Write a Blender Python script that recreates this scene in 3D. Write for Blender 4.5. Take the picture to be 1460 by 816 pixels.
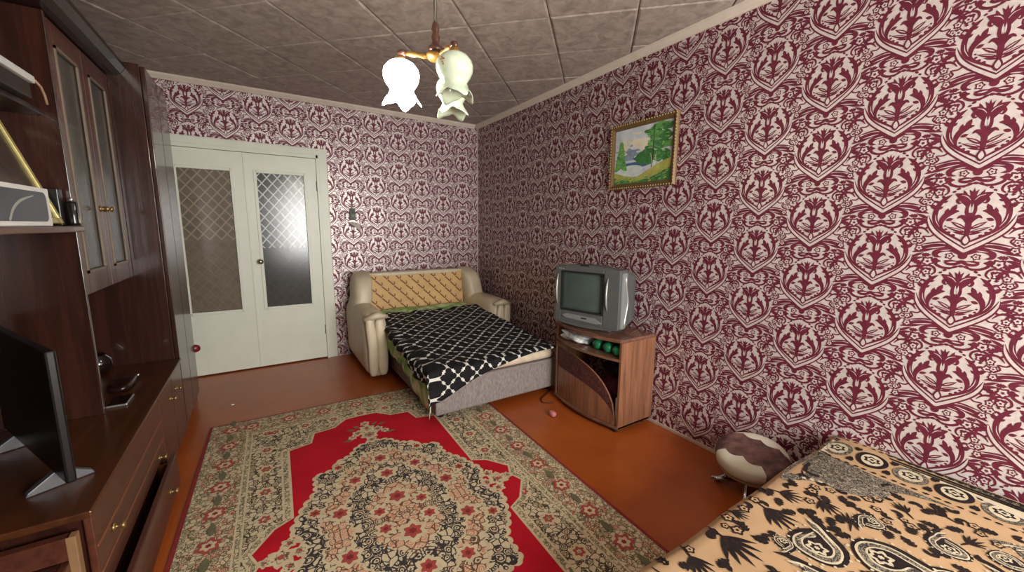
import bpy, bmesh, math, random
from mathutils import Vector, Matrix
import numpy as np

random.seed(7)
R = math.radians
for o in list(bpy.data.objects):
    bpy.data.objects.remove(o, do_unlink=True)
scene = bpy.context.scene
COL = scene.collection

# ------------------------------------------------------------------ camera
CAM_H = 1.335
RX = (0.84239023, -0.07202626, 0.53403269)      # world axes seen in camera axes (x right, y down, z forward)
RY = (-0.53876763, -0.13169875, 0.83209668)
RZ = (0.01039863, -0.98866964, -0.14974716)
cam_data = bpy.data.cameras.new('camera')
cam = bpy.data.objects.new('camera', cam_data)
COL.objects.link(cam)
cam_data.sensor_width = 36.0
cam_data.lens = 556.0 / 1460.0 * 36.0
cam_data.clip_start = 0.02
m = Matrix(((RX[0], -RX[1], -RX[2], 0.0),
            (RY[0], -RY[1], -RY[2], 0.0),
            (RZ[0], -RZ[1], -RZ[2], CAM_H),
            (0, 0, 0, 1)))
cam.matrix_world = m
scene.camera = cam

# ------------------------------------------------------------------ light, exposure
EXPOSURE = 0.0
WINDOW_POWER = 178.0
LAMP_STRENGTH = 34.0
world = bpy.data.worlds.new('sky')
scene.world = world
world.use_nodes = True
bgn = world.node_tree.nodes['Background']
bgn.inputs[0].default_value = (0.80, 0.88, 1.0, 1)
bgn.inputs[1].default_value = 1.0
scene.view_settings.view_transform = 'Standard'
scene.view_settings.look = 'None'
scene.view_settings.exposure = EXPOSURE
scene.view_settings.gamma = 1.0
scene.view_settings.use_curve_mapping = False
# daylight entering through the balcony window behind the photographer
XL, XR, YB, YF, ZC = -1.02, 2.212, 4.235, -1.45, 2.5
WIN = (0.35, 1.95, 0.62, 2.02)
ld = bpy.data.lights.new('window_daylight', 'AREA')
ld.shape = 'RECTANGLE'
ld.size = WIN[1] - WIN[0]
ld.size_y = WIN[3] - WIN[2]
ld.energy = WINDOW_POWER
ld.color = (1.0, 0.985, 0.95)
lo = bpy.data.objects.new('window_daylight', ld)
COL.objects.link(lo)
lo.location = ((WIN[0] + WIN[1]) / 2, YF - 0.12, (WIN[2] + WIN[3]) / 2)
lo.rotation_euler = (R(90), 0, 0)


# ------------------------------------------------------------------ materials
def lin(c):
    out = []
    for v in c:
        v = v / 255.0
        out.append(v / 12.92 if v <= 0.04045 else ((v + 0.055) / 1.055) ** 2.4)
    return tuple(out)


class NT:
    def __init__(self, name):
        self.mat = bpy.data.materials.new(name)
        self.mat.use_nodes = True
        self.t = self.mat.node_tree
        self.b = self.t.nodes['Principled BSDF']
        self._co = None

    def n(self, typ, **kw):
        nd = self.t.nodes.new(typ)
        for k, v in kw.items():
            setattr(nd, k, v)
        return nd

    def l(self, a, b):
        self.t.links.new(a, b)

    def co(self, which='Object'):
        return self.n('ShaderNodeTexCoord').outputs[which]

    def m(self, op, a, b=None, clamp=False):
        nd = self.n('ShaderNodeMath', operation=op)
        nd.use_clamp = clamp
        for i, v in enumerate((a, b)):
            if v is None:
                continue
            if isinstance(v, (int, float)):
                nd.inputs[i].default_value = v
            else:
                self.l(v, nd.inputs[i])
        return nd.outputs[0]

    def mapping(self, src, scale=(1, 1, 1), rot=(0, 0, 0), loc=(0, 0, 0)):
        nd = self.n('ShaderNodeMapping')
        nd.inputs['Scale'].default_value = scale
        nd.inputs['Rotation'].default_value = rot
        nd.inputs['Location'].default_value = loc
        self.l(src, nd.inputs['Vector'])
        return nd.outputs[0]

    def noise(self, vec, scale, detail=3.0, rough=0.55, dist=0.0):
        nd = self.n('ShaderNodeTexNoise')
        nd.inputs['Scale'].default_value = scale
        nd.inputs['Detail'].default_value = detail
        nd.inputs['Roughness'].default_value = rough
        nd.inputs['Distortion'].default_value = dist
        self.l(vec, nd.inputs['Vector'])
        return nd.outputs[0]

    def ramp(self, fac, stops, interp='LINEAR'):
        nd = self.n('ShaderNodeValToRGB')
        cr = nd.color_ramp
        cr.interpolation = interp
        while len(cr.elements) < len(stops):
            cr.elements.new(0.5)
        for e, (p, c) in zip(cr.elements, stops):
            e.position = p
            e.color = (*c, 1)
        self.l(fac, nd.inputs[0])
        return nd.outputs[0]

    def mix(self, fac, a, b):
        nd = self.n('ShaderNodeMix', data_type='RGBA')
        if isinstance(fac, (int, float)):
            nd.inputs[0].default_value = fac
        else:
            self.l(fac, nd.inputs[0])
        for i, v in ((6, a), (7, b)):
            if isinstance(v, tuple):
                nd.inputs[i].default_value = (*v, 1)
            else:
                self.l(v, nd.inputs[i])
        return nd.outputs[2]

    def bump(self, h, strength=0.2, dist=0.002):
        nd = self.n('ShaderNodeBump')
        nd.inputs['Strength'].default_value = strength
        nd.inputs['Distance'].default_value = dist
        self.l(h, nd.inputs['Height'])
        self.l(nd.outputs[0], self.b.inputs['Normal'])

    def fin(self, color, rough=0.5, metal=0.0, spec=0.5, coat=0.0):
        if isinstance(color, tuple):
            self.b.inputs['Base Color'].default_value = (*color, 1)
        else:
            self.l(color, self.b.inputs['Base Color'])
        self.b.inputs['Roughness'].default_value = rough
        self.b.inputs['Metallic'].default_value = metal
        self.b.inputs['Specular IOR Level'].default_value = spec
        self.b.inputs['Coat Weight'].default_value = coat
        return self.mat


MATS = {}


def M(name, rgb=None, rough=0.5, metal=0.0, var=0.12, scale=18.0, bump=0.0, spec=0.5, coat=0.0, bdist=0.002):
    """plain procedural material: colour with a little noise, optional fine relief"""
    if name in MATS:
        return MATS[name]
    t = NT(name)
    c = lin(rgb)
    nz = t.noise(t.co(), scale, 4.0)
    lo_ = tuple(v * (1 - var) for v in c)
    hi_ = tuple(min(1, v * (1 + var)) for v in c)
    col = t.ramp(nz, [(0.3, lo_), (0.7, hi_)])
    if bump:
        t.bump(t.noise(t.co(), scale * 6, 3.0), bump, bdist)
    MATS[name] = t.fin(col, rough, metal, spec, coat)
    return MATS[name]


def wood(name, dark, light, axis='z', scale=1.0, rough=0.35, coat=0.3, spec=0.5):
    t = NT(name)
    s = {'x': (1.5, 28, 28), 'y': (28, 1.5, 28), 'z': (28, 28, 1.5)}[axis]
    v = t.mapping(t.co(), tuple(q * scale for q in s))
    nz = t.noise(v, 1.6, 5.0, 0.6, 0.6)
    col = t.ramp(nz, [(0.32, lin(dark)), (0.68, lin(light))])
    t.bump(nz, 0.08, 0.001)
    MATS[name] = t.fin(col, rough, 0, spec, coat)
    return MATS[name]


def emission(name, rgb, strength):
    t = NT(name)
    nz = t.noise(t.co(), 9.0)
    c = lin(rgb)
    col = t.ramp(nz, [(0.3, c), (0.7, tuple(min(1, v * 1.05) for v in c))])
    t.fin(col, 0.3)
    t.l(col, t.b.inputs['Emission Color'])
    t.b.inputs['Emission Strength'].default_value = strength
    MATS[name] = t.mat
    return t.mat


# wallpaper: pearly metallic ground, maroon relief print
def wallpaper_mats():
    t = NT('wallpaper_ground')
    nz = t.noise(t.co(), 60.0, 4.0)
    col = t.ramp(nz, [(0.3, lin((206, 194, 190))), (0.7, lin((224, 214, 210)))])
    t.bump(t.noise(t.co(), 500.0, 2.0), 0.12, 0.0006)
    g = t.fin(col, 0.40, 0.30, 0.5)
    t = NT('wallpaper_print')
    nz = t.noise(t.co(), 45.0, 4.0)
    col = t.ramp(nz, [(0.3, lin((92, 27, 45))), (0.7, lin((110, 38, 57)))])
    t.bump(t.noise(t.co(), 420.0, 2.0), 0.15, 0.0006)
    p = t.fin(col, 0.5, 0.15, 0.4)
    return g, p


WP_G, WP_P = wallpaper_mats()


# ------------------------------------------------------------------ mesh builder
ROOTLOC = {}


class MB:
    def __init__(self):
        self.v = []
        self.f = []
        self.mi = []
        self.sm = []
        self.uv = None

    def add(self, verts, faces, mat=0, smooth=False):
        o = len(self.v)
        self.v.extend([tuple(p) for p in verts])
        for fc in faces:
            self.f.append(tuple(i + o for i in fc))
            self.mi.append(mat)
            self.sm.append(smooth)
        return self

    def box(self, x0, x1, y0, y1, z0, z1, mat=0):
        return self.add([(x0, y0, z0), (x1, y0, z0), (x1, y1, z0), (x0, y1, z0),
                         (x0, y0, z1), (x1, y0, z1), (x1, y1, z1), (x0, y1, z1)],
                        [(0, 3, 2, 1), (4, 5, 6, 7), (0, 1, 5, 4), (1, 2, 6, 5), (2, 3, 7, 6), (3, 0, 4, 7)], mat)

    def prism(self, poly, lo_, hi_, axis='z', mat=0, smooth=False):
        """extrude a 2D polygon; poly given in the two other axes (x,y)/(x,z)/(y,z)"""
        def P(a, b, c):
            return {'z': (a, b, c), 'y': (a, c, b), 'x': (c, a, b)}[axis]
        n = len(poly)
        vs = [P(a, b, lo_) for a, b in poly] + [P(a, b, hi_) for a, b in poly]
        self.add(vs, [tuple(range(n - 1, -1, -1)), tuple(range(n, 2 * n))], mat)
        o = len(self.v) - 2 * n
        for i in range(n):
            j = (i + 1) % n
            self.f.append((o + i, o + j, o + n + j, o + n + i))
            self.mi.append(mat)
            self.sm.append(smooth)
        return self

    def lathe(self, prof, c=(0, 0, 0), n=24, mat=0, smooth=True, axis='z', wob=None, caps=True):
        vs = []
        for k, (r, z) in enumerate(prof):
            for i in range(n):
                a = 2 * math.pi * i / n
                rr, zz = (r, z) if wob is None else wob(k, a, r, z)
                p = (rr * math.cos(a), rr * math.sin(a), zz)
                if axis == 'x':
                    p = (p[2], p[0], p[1])
                elif axis == 'y':
                    p = (p[0], p[2], p[1])
                vs.append((p[0] + c[0], p[1] + c[1], p[2] + c[2]))
        fs = []
        for k in range(len(prof) - 1):
            for i in range(n):
                j = (i + 1) % n
                fs.append((k * n + i, k * n + j, (k + 1) * n + j, (k + 1) * n + i))
        if caps:
            fs.append(tuple(range(n - 1, -1, -1)))
            fs.append(tuple((len(prof) - 1) * n + i for i in range(n)))
        return self.add(vs, fs, mat, smooth)

    def tube(self, pts, rad, n=10, mat=0, caps=True):
        pts = [Vector(p) for p in pts]
        if isinstance(rad, (int, float)):
            rad = [rad] * len(pts)
        vs, fs = [], []
        up = Vector((0.13, 0.21, 0.97))
        for i, p in enumerate(pts):
            d = (pts[min(i + 1, len(pts) - 1)] - pts[max(i - 1, 0)]).normalized()
            a = d.cross(up)
            if a.length < 0.1:
                a = d.cross(Vector((1, 0, 0)))
            a.normalize()
            b = d.cross(a)
            for k in range(n):
                t = 2 * math.pi * k / n
                vs.append(p + (a * math.cos(t) + b * math.sin(t)) * rad[i])
        for i in range(len(pts) - 1):
            for k in range(n):
                j = (k + 1) % n
                fs.append((i * n + k, i * n + j, (i + 1) * n + j, (i + 1) * n + k))
        if caps:
            fs.append(tuple(range(n - 1, -1, -1)))
            fs.append(tuple((len(pts) - 1) * n + i for i in range(n)))
        return self.add(vs, fs, mat, True)

    def pillow(self, c, s, e1=0.45, e2=0.45, nu=28, nv=16, mat=0, fn=None):
        """superellipsoid: soft box of half sizes s"""
        def sp(v, e):
            return math.copysign(abs(v) ** e, v)
        vs = []
        for i in range(nv + 1):
            ph = -math.pi / 2 + math.pi * i / nv
            for k in range(nu):
                th = 2 * math.pi * k / nu
                x = sp(math.cos(ph), e1) * sp(math.cos(th), e2)
                y = sp(math.cos(ph), e1) * sp(math.sin(th), e2)
                z = sp(math.sin(ph), e1)
                p = (c[0] + s[0] * x, c[1] + s[1] * y, c[2] + s[2] * z)
                vs.append(fn(p, (x, y, z)) if fn else p)
        fs = []
        for i in range(nv):
            for k in range(nu):
                j = (k + 1) % nu
                fs.append((i * nu + k, i * nu + j, (i + 1) * nu + j, (i + 1) * nu + k))
        return self.add(vs, fs, mat, True)

    def grid(self, fn, nu, nv, mat=0, smooth=True, keep_uv=False):
        vs = [fn(i / nu, j / nv) for j in range(nv + 1) for i in range(nu + 1)]
        fs = [(j * (nu + 1) + i, j * (nu + 1) + i + 1, (j + 1) * (nu + 1) + i + 1, (j + 1) * (nu + 1) + i)
              for j in range(nv) for i in range(nu)]
        return self.add(vs, fs, mat, smooth)

    def build(self, name, mats, parent=None, local=False, bevel=0.0, segs=2, loc=None, solid=0.0):
        if not isinstance(mats, (list, tuple)):
            mats = [mats]
        off = Vector((0, 0, 0))
        if parent is not None and not local:
            off = Vector(ROOTLOC.get(parent.name, (0, 0, 0)))
        elif loc is not None:
            off = Vector(loc)
        me = bpy.data.meshes.new(name)
        me.from_pydata([(p[0] - off.x, p[1] - off.y, p[2] - off.z) for p in self.v], [], self.f)
        for mm in mats:
            me.materials.append(mm)
        me.polygons.foreach_set('material_index', self.mi)
        me.polygons.foreach_set('use_smooth', self.sm)
        me.update()
        o = bpy.data.objects.new(name, me)
        COL.objects.link(o)
        if parent is not None:
            o.parent = parent
            ROOTLOC[o.name] = ROOTLOC.get(parent.name, (0, 0, 0))
        elif loc is not None:
            o.location = loc
            ROOTLOC[o.name] = tuple(loc)
        if solid:
            sd = o.modifiers.new('thickness', 'SOLIDIFY')
            sd.thickness = solid
            sd.offset = 0
        if bevel:
            bv = o.modifiers.new('bevel', 'BEVEL')
            bv.width = bevel
            bv.segments = segs
            bv.limit_method = 'ANGLE'
            bv.angle_limit = R(40)
        return o


def tag(o, label=None, cat=None, group=None, kind=None):
    if label:
        o['label'] = label
    if cat:
        o['category'] = cat
    if group:
        o['group'] = group
    if kind:
        o['kind'] = kind
    return o


def thing(name, label, cat, loc=(0, 0, 0), rotz=0.0, group=None):
    o = bpy.data.objects.new(name, None)
    COL.objects.link(o)
    o.empty_display_size = 0.05
    o.location = loc
    o.rotation_euler = (0, 0, rotz)
    ROOTLOC[o.name] = tuple(loc)
    return tag(o, label, cat, group)


def struct(name, mb, mats, parent=None, **kw):
    o = mb.build(name, mats, parent, **kw)
    if parent is None:
        o['kind'] = 'structure'
    return o


# ------------------------------------------------------------------ 2D drawing (flat print turned into polygons)
class Draw:
    """collects 2D polygons in layers; used for printed patterns"""
    def __init__(self):
        self.v = []
        self.f = []
        self.mi = []
        self.la = []

    def poly(self, pts, mat, layer):
        o = len(self.v)
        self.v.extend(pts)
        self.f.append(tuple(range(o, o + len(pts))))
        self.mi.append(mat)
        self.la.append(layer)

    @staticmethod
    def spline(pts, sub=4, closed=False):
        n = len(pts)
        out = []
        rng = range(n if closed else n - 1)
        for i in rng:
            if closed:
                p0, p1, p2, p3 = pts[i - 1], pts[i], pts[(i + 1) % n], pts[(i + 2) % n]
            else:
                p0, p1, p2, p3 = pts[max(i - 1, 0)], pts[i], pts[i + 1], pts[min(i + 2, n - 1)]
            for k in range(sub):
                t = k / sub
                q = []
                for a, b, c, d in zip(p0, p1, p2, p3):
                    q.append(0.5 * (2 * b + (c - a) * t + (2 * a - 5 * b + 4 * c - d) * t * t + (3 * b - a - 3 * c + d) * t ** 3))
                out.append(tuple(q))
        if not closed:
            out.append(tuple(pts[-1]))
        return out

    def stroke(self, pts, w, mat=0, layer=0, sub=3):
        if isinstance(w, (int, float)):
            w = [w] * len(pts)
        if len(w) != len(pts):
            w = list(np.interp(np.linspace(0, 1, len(pts)), np.linspace(0, 1, len(w)), w))
        sp = self.spline([(p[0], p[1], q) for p, q in zip(pts, w)], sub)
        L, Rr = [], []
        for i, (x, y, ww) in enumerate(sp):
            a = sp[max(i - 1, 0)]
            b = sp[min(i + 1, len(sp) - 1)]
            dx, dy = b[0] - a[0], b[1] - a[1]
            d = math.hypot(dx, dy) or 1
            nx, ny = -dy / d * max(ww, 0.001) / 2, dx / d * max(ww, 0.001) / 2
            L.append((x + nx, y + ny))
            Rr.append((x - nx, y - ny))
        for i in range(len(sp) - 1):
            self.poly([Rr[i], Rr[i + 1], L[i + 1], L[i]], mat, layer)

    def blob(self, pts, mat=0, layer=0, sub=3):
        self.poly(self.spline(pts, sub, True), mat, layer)

    def ell(self, x, y, rx, ry=None, mat=0, layer=0, n=10, rot=0.0):
        ry = rx if ry is None else ry
        c, s = math.cos(rot), math.sin(rot)
        self.poly([(x + rx * math.cos(a) * c - ry * math.sin(a) * s, y + rx * math.cos(a) * s + ry * math.sin(a) * c)
                   for a in [2 * math.pi * i / n for i in range(n)]], mat, layer)

    def flower(self, x, y, r, mats=(0, 1, 0), layer=0, rot=0.3, petals=5):
        for k, (q, mt) in enumerate(zip((1.0, 0.62, 0.26), mats)):
            n = petals * 4
            self.poly([(x + q * r * (1 + 0.2 * math.cos(petals * a)) * math.cos(a + rot),
                        y + q * r * (1 + 0.2 * math.cos(petals * a)) * math.sin(a + rot))
                       for a in [2 * math.pi * i / n for i in range(n)]], mt, layer + k)

    def leaf(self, x0, y0, x1, y1, w, mat=0, layer=0, serr=0):
        dx, dy = x1 - x0, y1 - y0
        nx, ny = -dy, dx
        d = math.hypot(nx, ny)
        nx, ny = nx / d * w / 2, ny / d * w / 2
        prof = [(0, .15), (.2, .75), (.45, 1), (.7, .75), (1, 0)]
        if serr:
            prof = [(0, .2), (.18, .95), (.26, .6), (.42, 1.1), (.5, .65), (.66, .95), (.74, .5), (1, 0)]
        L = [(x0 + dx * t + nx * q, y0 + dy * t + ny * q) for t, q in prof]
        Rr = [(x0 + dx * t - nx * q, y0 + dy * t - ny * q) for t, q in prof[::-1][1:]]
        self.poly(L[::-1] + Rr[::-1], mat, layer)


def damask():
    """half a damask motif, a right / b up, unit = one column; mirrored afterwards"""
    d = Draw()
    D0, LT, D2 = 0, 1, 2
    S, B, E = d.stroke, d.blob, d.ell
    # ogee cup
    cup = [(-.004, -.165), (.12, -.07), (.27, .055), (.37, .17), (.425, .29), (.44, .38)]
    S(cup, [.085, .085, .085, .08, .06, .015], 0, D0)
    S(cup, [.045, .043, .040, .036, .026, .006], 1, LT)
    # acanthus inside the cup
    S([(.0, -.045), (.13, .045), (.25, .135), (.33, .235), (.365, .35), (.36, .47), (.325, .57), (.27, .645), (.215, .69)],
      [.025, .03, .04, .055, .06, .06, .055, .045, .006], 0, D0)
    S([(.30, .205), (.348, .30), (.36, .39)], [.003, .01, .003], 1, LT)
    for x, y, a, b in ((.36, .48, .435, .52), (.33, .56, .395, .615), (.285, .62, .32, .69), (.345, .47, .29, .52), (.31, .575, .245, .60)):
        d.leaf(x, y, a, b, .038, 0, D0)
    # inner leaf
    S([(.115, .44), (.19, .43), (.262, .355), (.288, .265), (.27, .18), (.205, .12)], [.01, .08, .07, .05, .022, .008], 0, D0)
    d.leaf(.2, .43, .15, .545, .06, 0, D0)
    d.leaf(.25, .38, .235, .49, .05, 0, D0)
    d.leaf(.24, .30, .16, .33, .05, 0, D0)
    for x, y, r in ((.236, .215, .014), (.224, .165, .018), (.19, .115, .023), (.14, .072, .025)):
        E(x, y, r, r * .9, 0, D0, 8)
    # stem, crown flower
    S([(0, .06), (0, .2), (.004, .33), (.035, .43), (.032, .53)], [.045, .065, .06, .05, .045], 0, D0)
    S([(0, .5), (.045, .585), (.11, .66), (.185, .705)], [.08, .115, .10, .012], 0, D0)
    d.poly([(-.001, .5), (.035, .57), (.032, .68), (.05, .76), (.014, .725), (-.001, .785)], 0, D0)
    d.leaf(.055, .61, .105, .755, .045, 0, D0)
    S([(.12, .64), (.15, .6), (.13, .555), (.1, .57)], [.05, .04, .025, .008], 0, D0)
    d.leaf(.014, .41, .014, .55, .02, 1, LT)
    S([(.02, .60), (.06, .655), (.12, .68)], [.004, .012, .004], 1, LT)
    # leaves in the heart
    d.leaf(.012, .115, .225, .205, .05, 0, D0)
    d.leaf(.012, .165, .185, .285, .055, 0, D0)
    d.leaf(.012, .085, .15, .13, .035, 0, D0)
    d.leaf(.05, .14, .19, .193, .012, 1, LT)
    d.leaf(.05, .195, .15, .262, .014, 1, LT)
    S([(.01, .25), (.04, .325), (.085, .36), (.125, .33)], [.03, .055, .05, .01], 0, D0)
    # drop
    B([(-.001, -.085), (.05, -.015), (.03, .06), (-.001, .1), (-.03, .06), (-.05, -.015)], 0, D2, 2)
    B([(-.001, -.055), (.03, -.012), (.018, .035), (-.001, .065), (-.018, .035), (-.03, -.012)], 1, D2 + 1, 2)
    # arc of dots
    for x, y, r in ((.0, .85, .026), (.058, .838, .026), (.112, .81, .024), (.16, .775, .022), (.2, .735, .019)):
        E(x, y, r * 1.15, r * .8, 0, D0, 8, -.5 if x else 0)
    # bow and wings under the cup
    E(0, -.235, .05, .055, 0, D0, 10)
    S([(.03, -.19), (.15, -.11), (.29, -.10), (.43, -.15), (.56, -.21)], [.03, .055, .082, .092, .005], 0, D0)
    S([(.14, -.055), (.26, -.035), (.37, -.055), (.47, -.08)], [.01, .024, .024, .006], 0, D0)
    S([(.33, .1), (.38, .05), (.46, .05), (.43, -.01), (.49, -.07)], .022, 0, D0)
    S([(.03, -.215), (.13, -.16), (.225, -.16), (.29, -.2), (.28, -.255), (.215, -.27)], [.03, .04, .06, .075, .05, .006], 0, D0)
    d.flower(.135, -.245, .048, (0, 1, 0), D0, 0.6)
    B([(0, -.30), (.05, -.315), (.12, -.30), (.185, -.34), (.15, -.385), (.08, -.39), (0, -.355)], 0, D0, 2)
    d.leaf(.05, -.335, .15, -.345, .02, 1, LT)
    d.leaf(.2, -.10, .42, -.145, .016, 1, LT)
    d.leaf(.13, -.15, .25, -.17, .014, 1, LT)
    d.leaf(.255, -.30, .31, -.30, .035, 0, D0)
    d.leaf(.47, .27, .53, .225, .03, 0, D0)
    S([(.02, -.395), (.1, -.43), (.19, -.43), (.265, -.385), (.26, -.335), (.22, -.34)], [.02, .03, .036, .038, .03, .008], 0, D0)
    # flowers and leaves between the columns
    d.flower(.365, -.345, .074, (0, 1, 0), D0, 0.9)
    d.leaf(.43, -.41, .56, -.29, .075, 0, D0, 1)
    d.leaf(.44, -.245, .33, -.24, .065, 0, D0, 1)
    d.leaf(.30, -.465, .45, -.47, .05, 0, D0, 1)
    for a in ((.43, .33, .58, .42), (.44, .305, .59, .345), (.43, .275, .56, .265)):
        d.leaf(*a, .045, 0, D0)
    S([(.3, .69), (.262, .735), (.28, .805), (.355, .84), (.44, .80), (.475, .71), (.46, .64)], [.018, .024, .03, .034, .034, .028, .008], 0, D0)
    d.flower(.365, .735, .056, (0, 1, 0), D0, 0.1)
    d.flower(.445, .585, .056, (0, 1, 0), D0, 0.5)
    d.flower(.515, .485, .052, (0, 1, 0), D0, 1.0)
    d.leaf(.22, .915, .45, .905, .065, 0, D0, 1)
    d.leaf(.1, .905, .19, .93, .03, 0, D0)
    d.leaf(.35, .655, .40, .665, .025, 0, D0)
    S([(.40, .10), (.46, .175), (.55, .185), (.62, .11), (.625, .02)], [.008, .03, .042, .04, .008], 0, D0)
    d.flower(.535, .08, .05, (0, 1, 0), D0, 0.2)
    d.flower(.495, -.02, .046, (0, 1, 0), D0, 0.8)
    d.leaf(.56, -.07, .64, -.125, .05, 0, D0, 1)
    d.leaf(.52, .235, .6, .265, .05, 0, D0, 1)
    d.leaf(.46, .16, .40, .22, .03, 0, D0)
    # mirror
    n = len(d.v)
    v2 = [(-x, y) for x, y in d.v]
    f2 = [tuple(i + n for i in reversed(f)) for f in d.f]
    return np.array(d.v + v2), d.f + f2, d.mi * 2, d.la * 2


DV, DF, DM, DL = damask()
CW = 0.245            # column width
VP = 0.305            # vertical period


def damask_wall(mb, to3, a_rng, u0, z0, u_lim, z_lim, holes=()):
    """tile the motif over a wall; to3(u, z, lift) gives the point. u0,z0 = one motif's drop"""
    lift = np.array([0.0002 + 0.0004 * l + 1.5e-6 * k for k, l in enumerate(DL)])
    cent = np.array([DV[list(f)].mean(0) for f in DF]) * CW
    i0 = int(math.floor((u_lim[0] - u0) / CW)) - 1
    i1 = int(math.ceil((u_lim[1] - u0) / CW)) + 1
    for i in range(i0, i1 + 1):
        uc = u0 + i * CW
        zoff = z0 + (VP / 2 if i % 2 else 0.0)
        j0 = int(math.floor((z_lim[0] - zoff) / VP)) - 2
        j1 = int(math.ceil((z_lim[1] - zoff) / VP)) + 2
        for j in range(j0, j1 + 1):
            zc = zoff + j * VP
            if zc < z_lim[0] - 0.3 or zc > z_lim[1] + 0.3:
                continue
            for k, f in enumerate(DF):
                cu, cz = uc + cent[k][0], zc + cent[k][1]
                if not (u_lim[0] < cu < u_lim[1] and z_lim[0] < cz < z_lim[1]):
                    continue
                if any(h[0] < cu < h[1] and h[2] < cz < h[3] for h in holes):
                    continue
                vs = []
                for q in f:
                    u = min(max(uc + DV[q][0] * CW, u_lim[0]), u_lim[1])
                    z = min(max(zc + DV[q][1] * CW, z_lim[0]), z_lim[1])
                    vs.append(to3(u, z, lift[k]))
                o = len(mb.v)
                mb.v.extend(vs)
                mb.f.append(tuple(range(o, o + len(vs))))
                mb.mi.append(0 if DM[k] else 1)
                mb.sm.append(False)


# ================================================================== THE ROOM
# floor: glossy orange-brown floor paint
def floor_mat():
    t = NT('floor_paint')
    n1 = t.noise(t.co(), 3.0, 4.0)
    n2 = t.noise(t.co(), 40.0, 3.0)
    c = t.ramp(n1, [(0.3, lin((156, 74, 26))), (0.7, lin((174, 88, 34)))])
    c = t.mix(t.m('MULTIPLY', n2, 0.12), c, lin((120, 60, 34)))
    t.bump(n2, 0.06, 0.001)
    return t.fin(c, 0.3, 0, 0.5)


FLOOR = floor_mat()
struct('floor', MB().box(XL - .1, XR + .1, YF - .1, YB + .1, -.1, 0), FLOOR)

DOOR = (-0.745, 0.585, 2.045)          # outer frame x0, x1, top
OP = (-0.66, 0.50, 1.965)              # clear opening


def build_walls():
    mb = MB()
    mb.box(XR, XR + .1, YF - .1, YB + .1, 0, ZC)
    damask_wall(mb, lambda u, z, h: (XR - h, -u, z), 0, -0.321, 1.303, (-4.216, 0.45), (0.004, 2.499))
    struct('wall_right', mb, [WP_G, WP_P])
    mb = MB()
    mb.box(XL, OP[0], YB, YB + .12, 0, ZC)
    mb.box(OP[1], XR, YB, YB + .12, 0, ZC)
    mb.box(OP[0], OP[1], YB, YB + .12, OP[2], ZC)
    damask_wall(mb, lambda u, z, h: (u, YB - h, z), 0, 0.795, 1.797, (-0.85, XR - .001), (0.004, 2.499),
                [(DOOR[0] + .05, DOOR[1] - .045, -1, DOOR[2] - .045)])
    w = struct('wall_back', mb, [WP_G, WP_P])
    # torn wallpaper under the switch
    mb = MB()
    mb.grid(lambda u, v: (.735 + .135 * u, YB - .002 - .018 * math.sin(u * 3.0) * (1 - v),
                          1.372 - .015 * u - .085 * (u ** 1.4) * (1 - v) - .004), 8, 4)
    mb.build('torn_wallpaper_flap', M('paper_back', (196, 190, 178), .8), w, solid=.0015)
    mb = MB().box(XL - .1, XL, YF - .1, YB + .1, 0, ZC)
    struct('wall_left', mb, M('plaster_beige', (150, 132, 116), .8))
    mb = MB()
    mb.box(XL, WIN[0], YF - .1, YF, 0, ZC)
    mb.box(WIN[1], XR, YF - .1, YF, 0, ZC)
    mb.box(WIN[0], WIN[1], YF - .1, YF, 0, WIN[2])
    mb.box(WIN[0], WIN[1], YF - .1, YF, WIN[3], ZC)
    struct('wall_front', mb, M('plaster_rose', (176, 148, 140), .8))


build_walls()

# window behind the photographer
PVC = M('window_white', (228, 228, 222), .4, var=.03)
mb = MB()
x0, x1, z0, z1 = WIN
for a in ((x0, x0 + .06, z0, z1), (x1 - .06, x1, z0, z1), (x0, x1, z0, z0 + .06), (x0, x1, z1 - .06, z1),
          ((x0 + x1) / 2 - .035, (x0 + x1) / 2 + .035, z0, z1)):
    mb.box(a[0], a[1], YF - .08, YF - .02, a[2], a[3])
struct('window_1', mb, PVC)

# hallway behind the door
HALL = M('hall_wall', (96, 84, 74), .9)
mb = MB()
mb.box(XL, XR, YB + 1.2, YB + 1.3, 0, ZC)
mb.box(XL - .1, XL, YB + .12, YB + 1.3, 0, ZC)
mb.box(XR, XR + .1, YB + .12, YB + 1.3, 0, ZC)
mb.box(XL - .1, XR + .1, YB + .12, YB + 1.3, ZC, ZC + .1)
mb.box(XL - .1, XR + .1, YB + .1, YB + 1.3, -.1, 0)
struct('wall_hall', mb, HALL)


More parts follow.
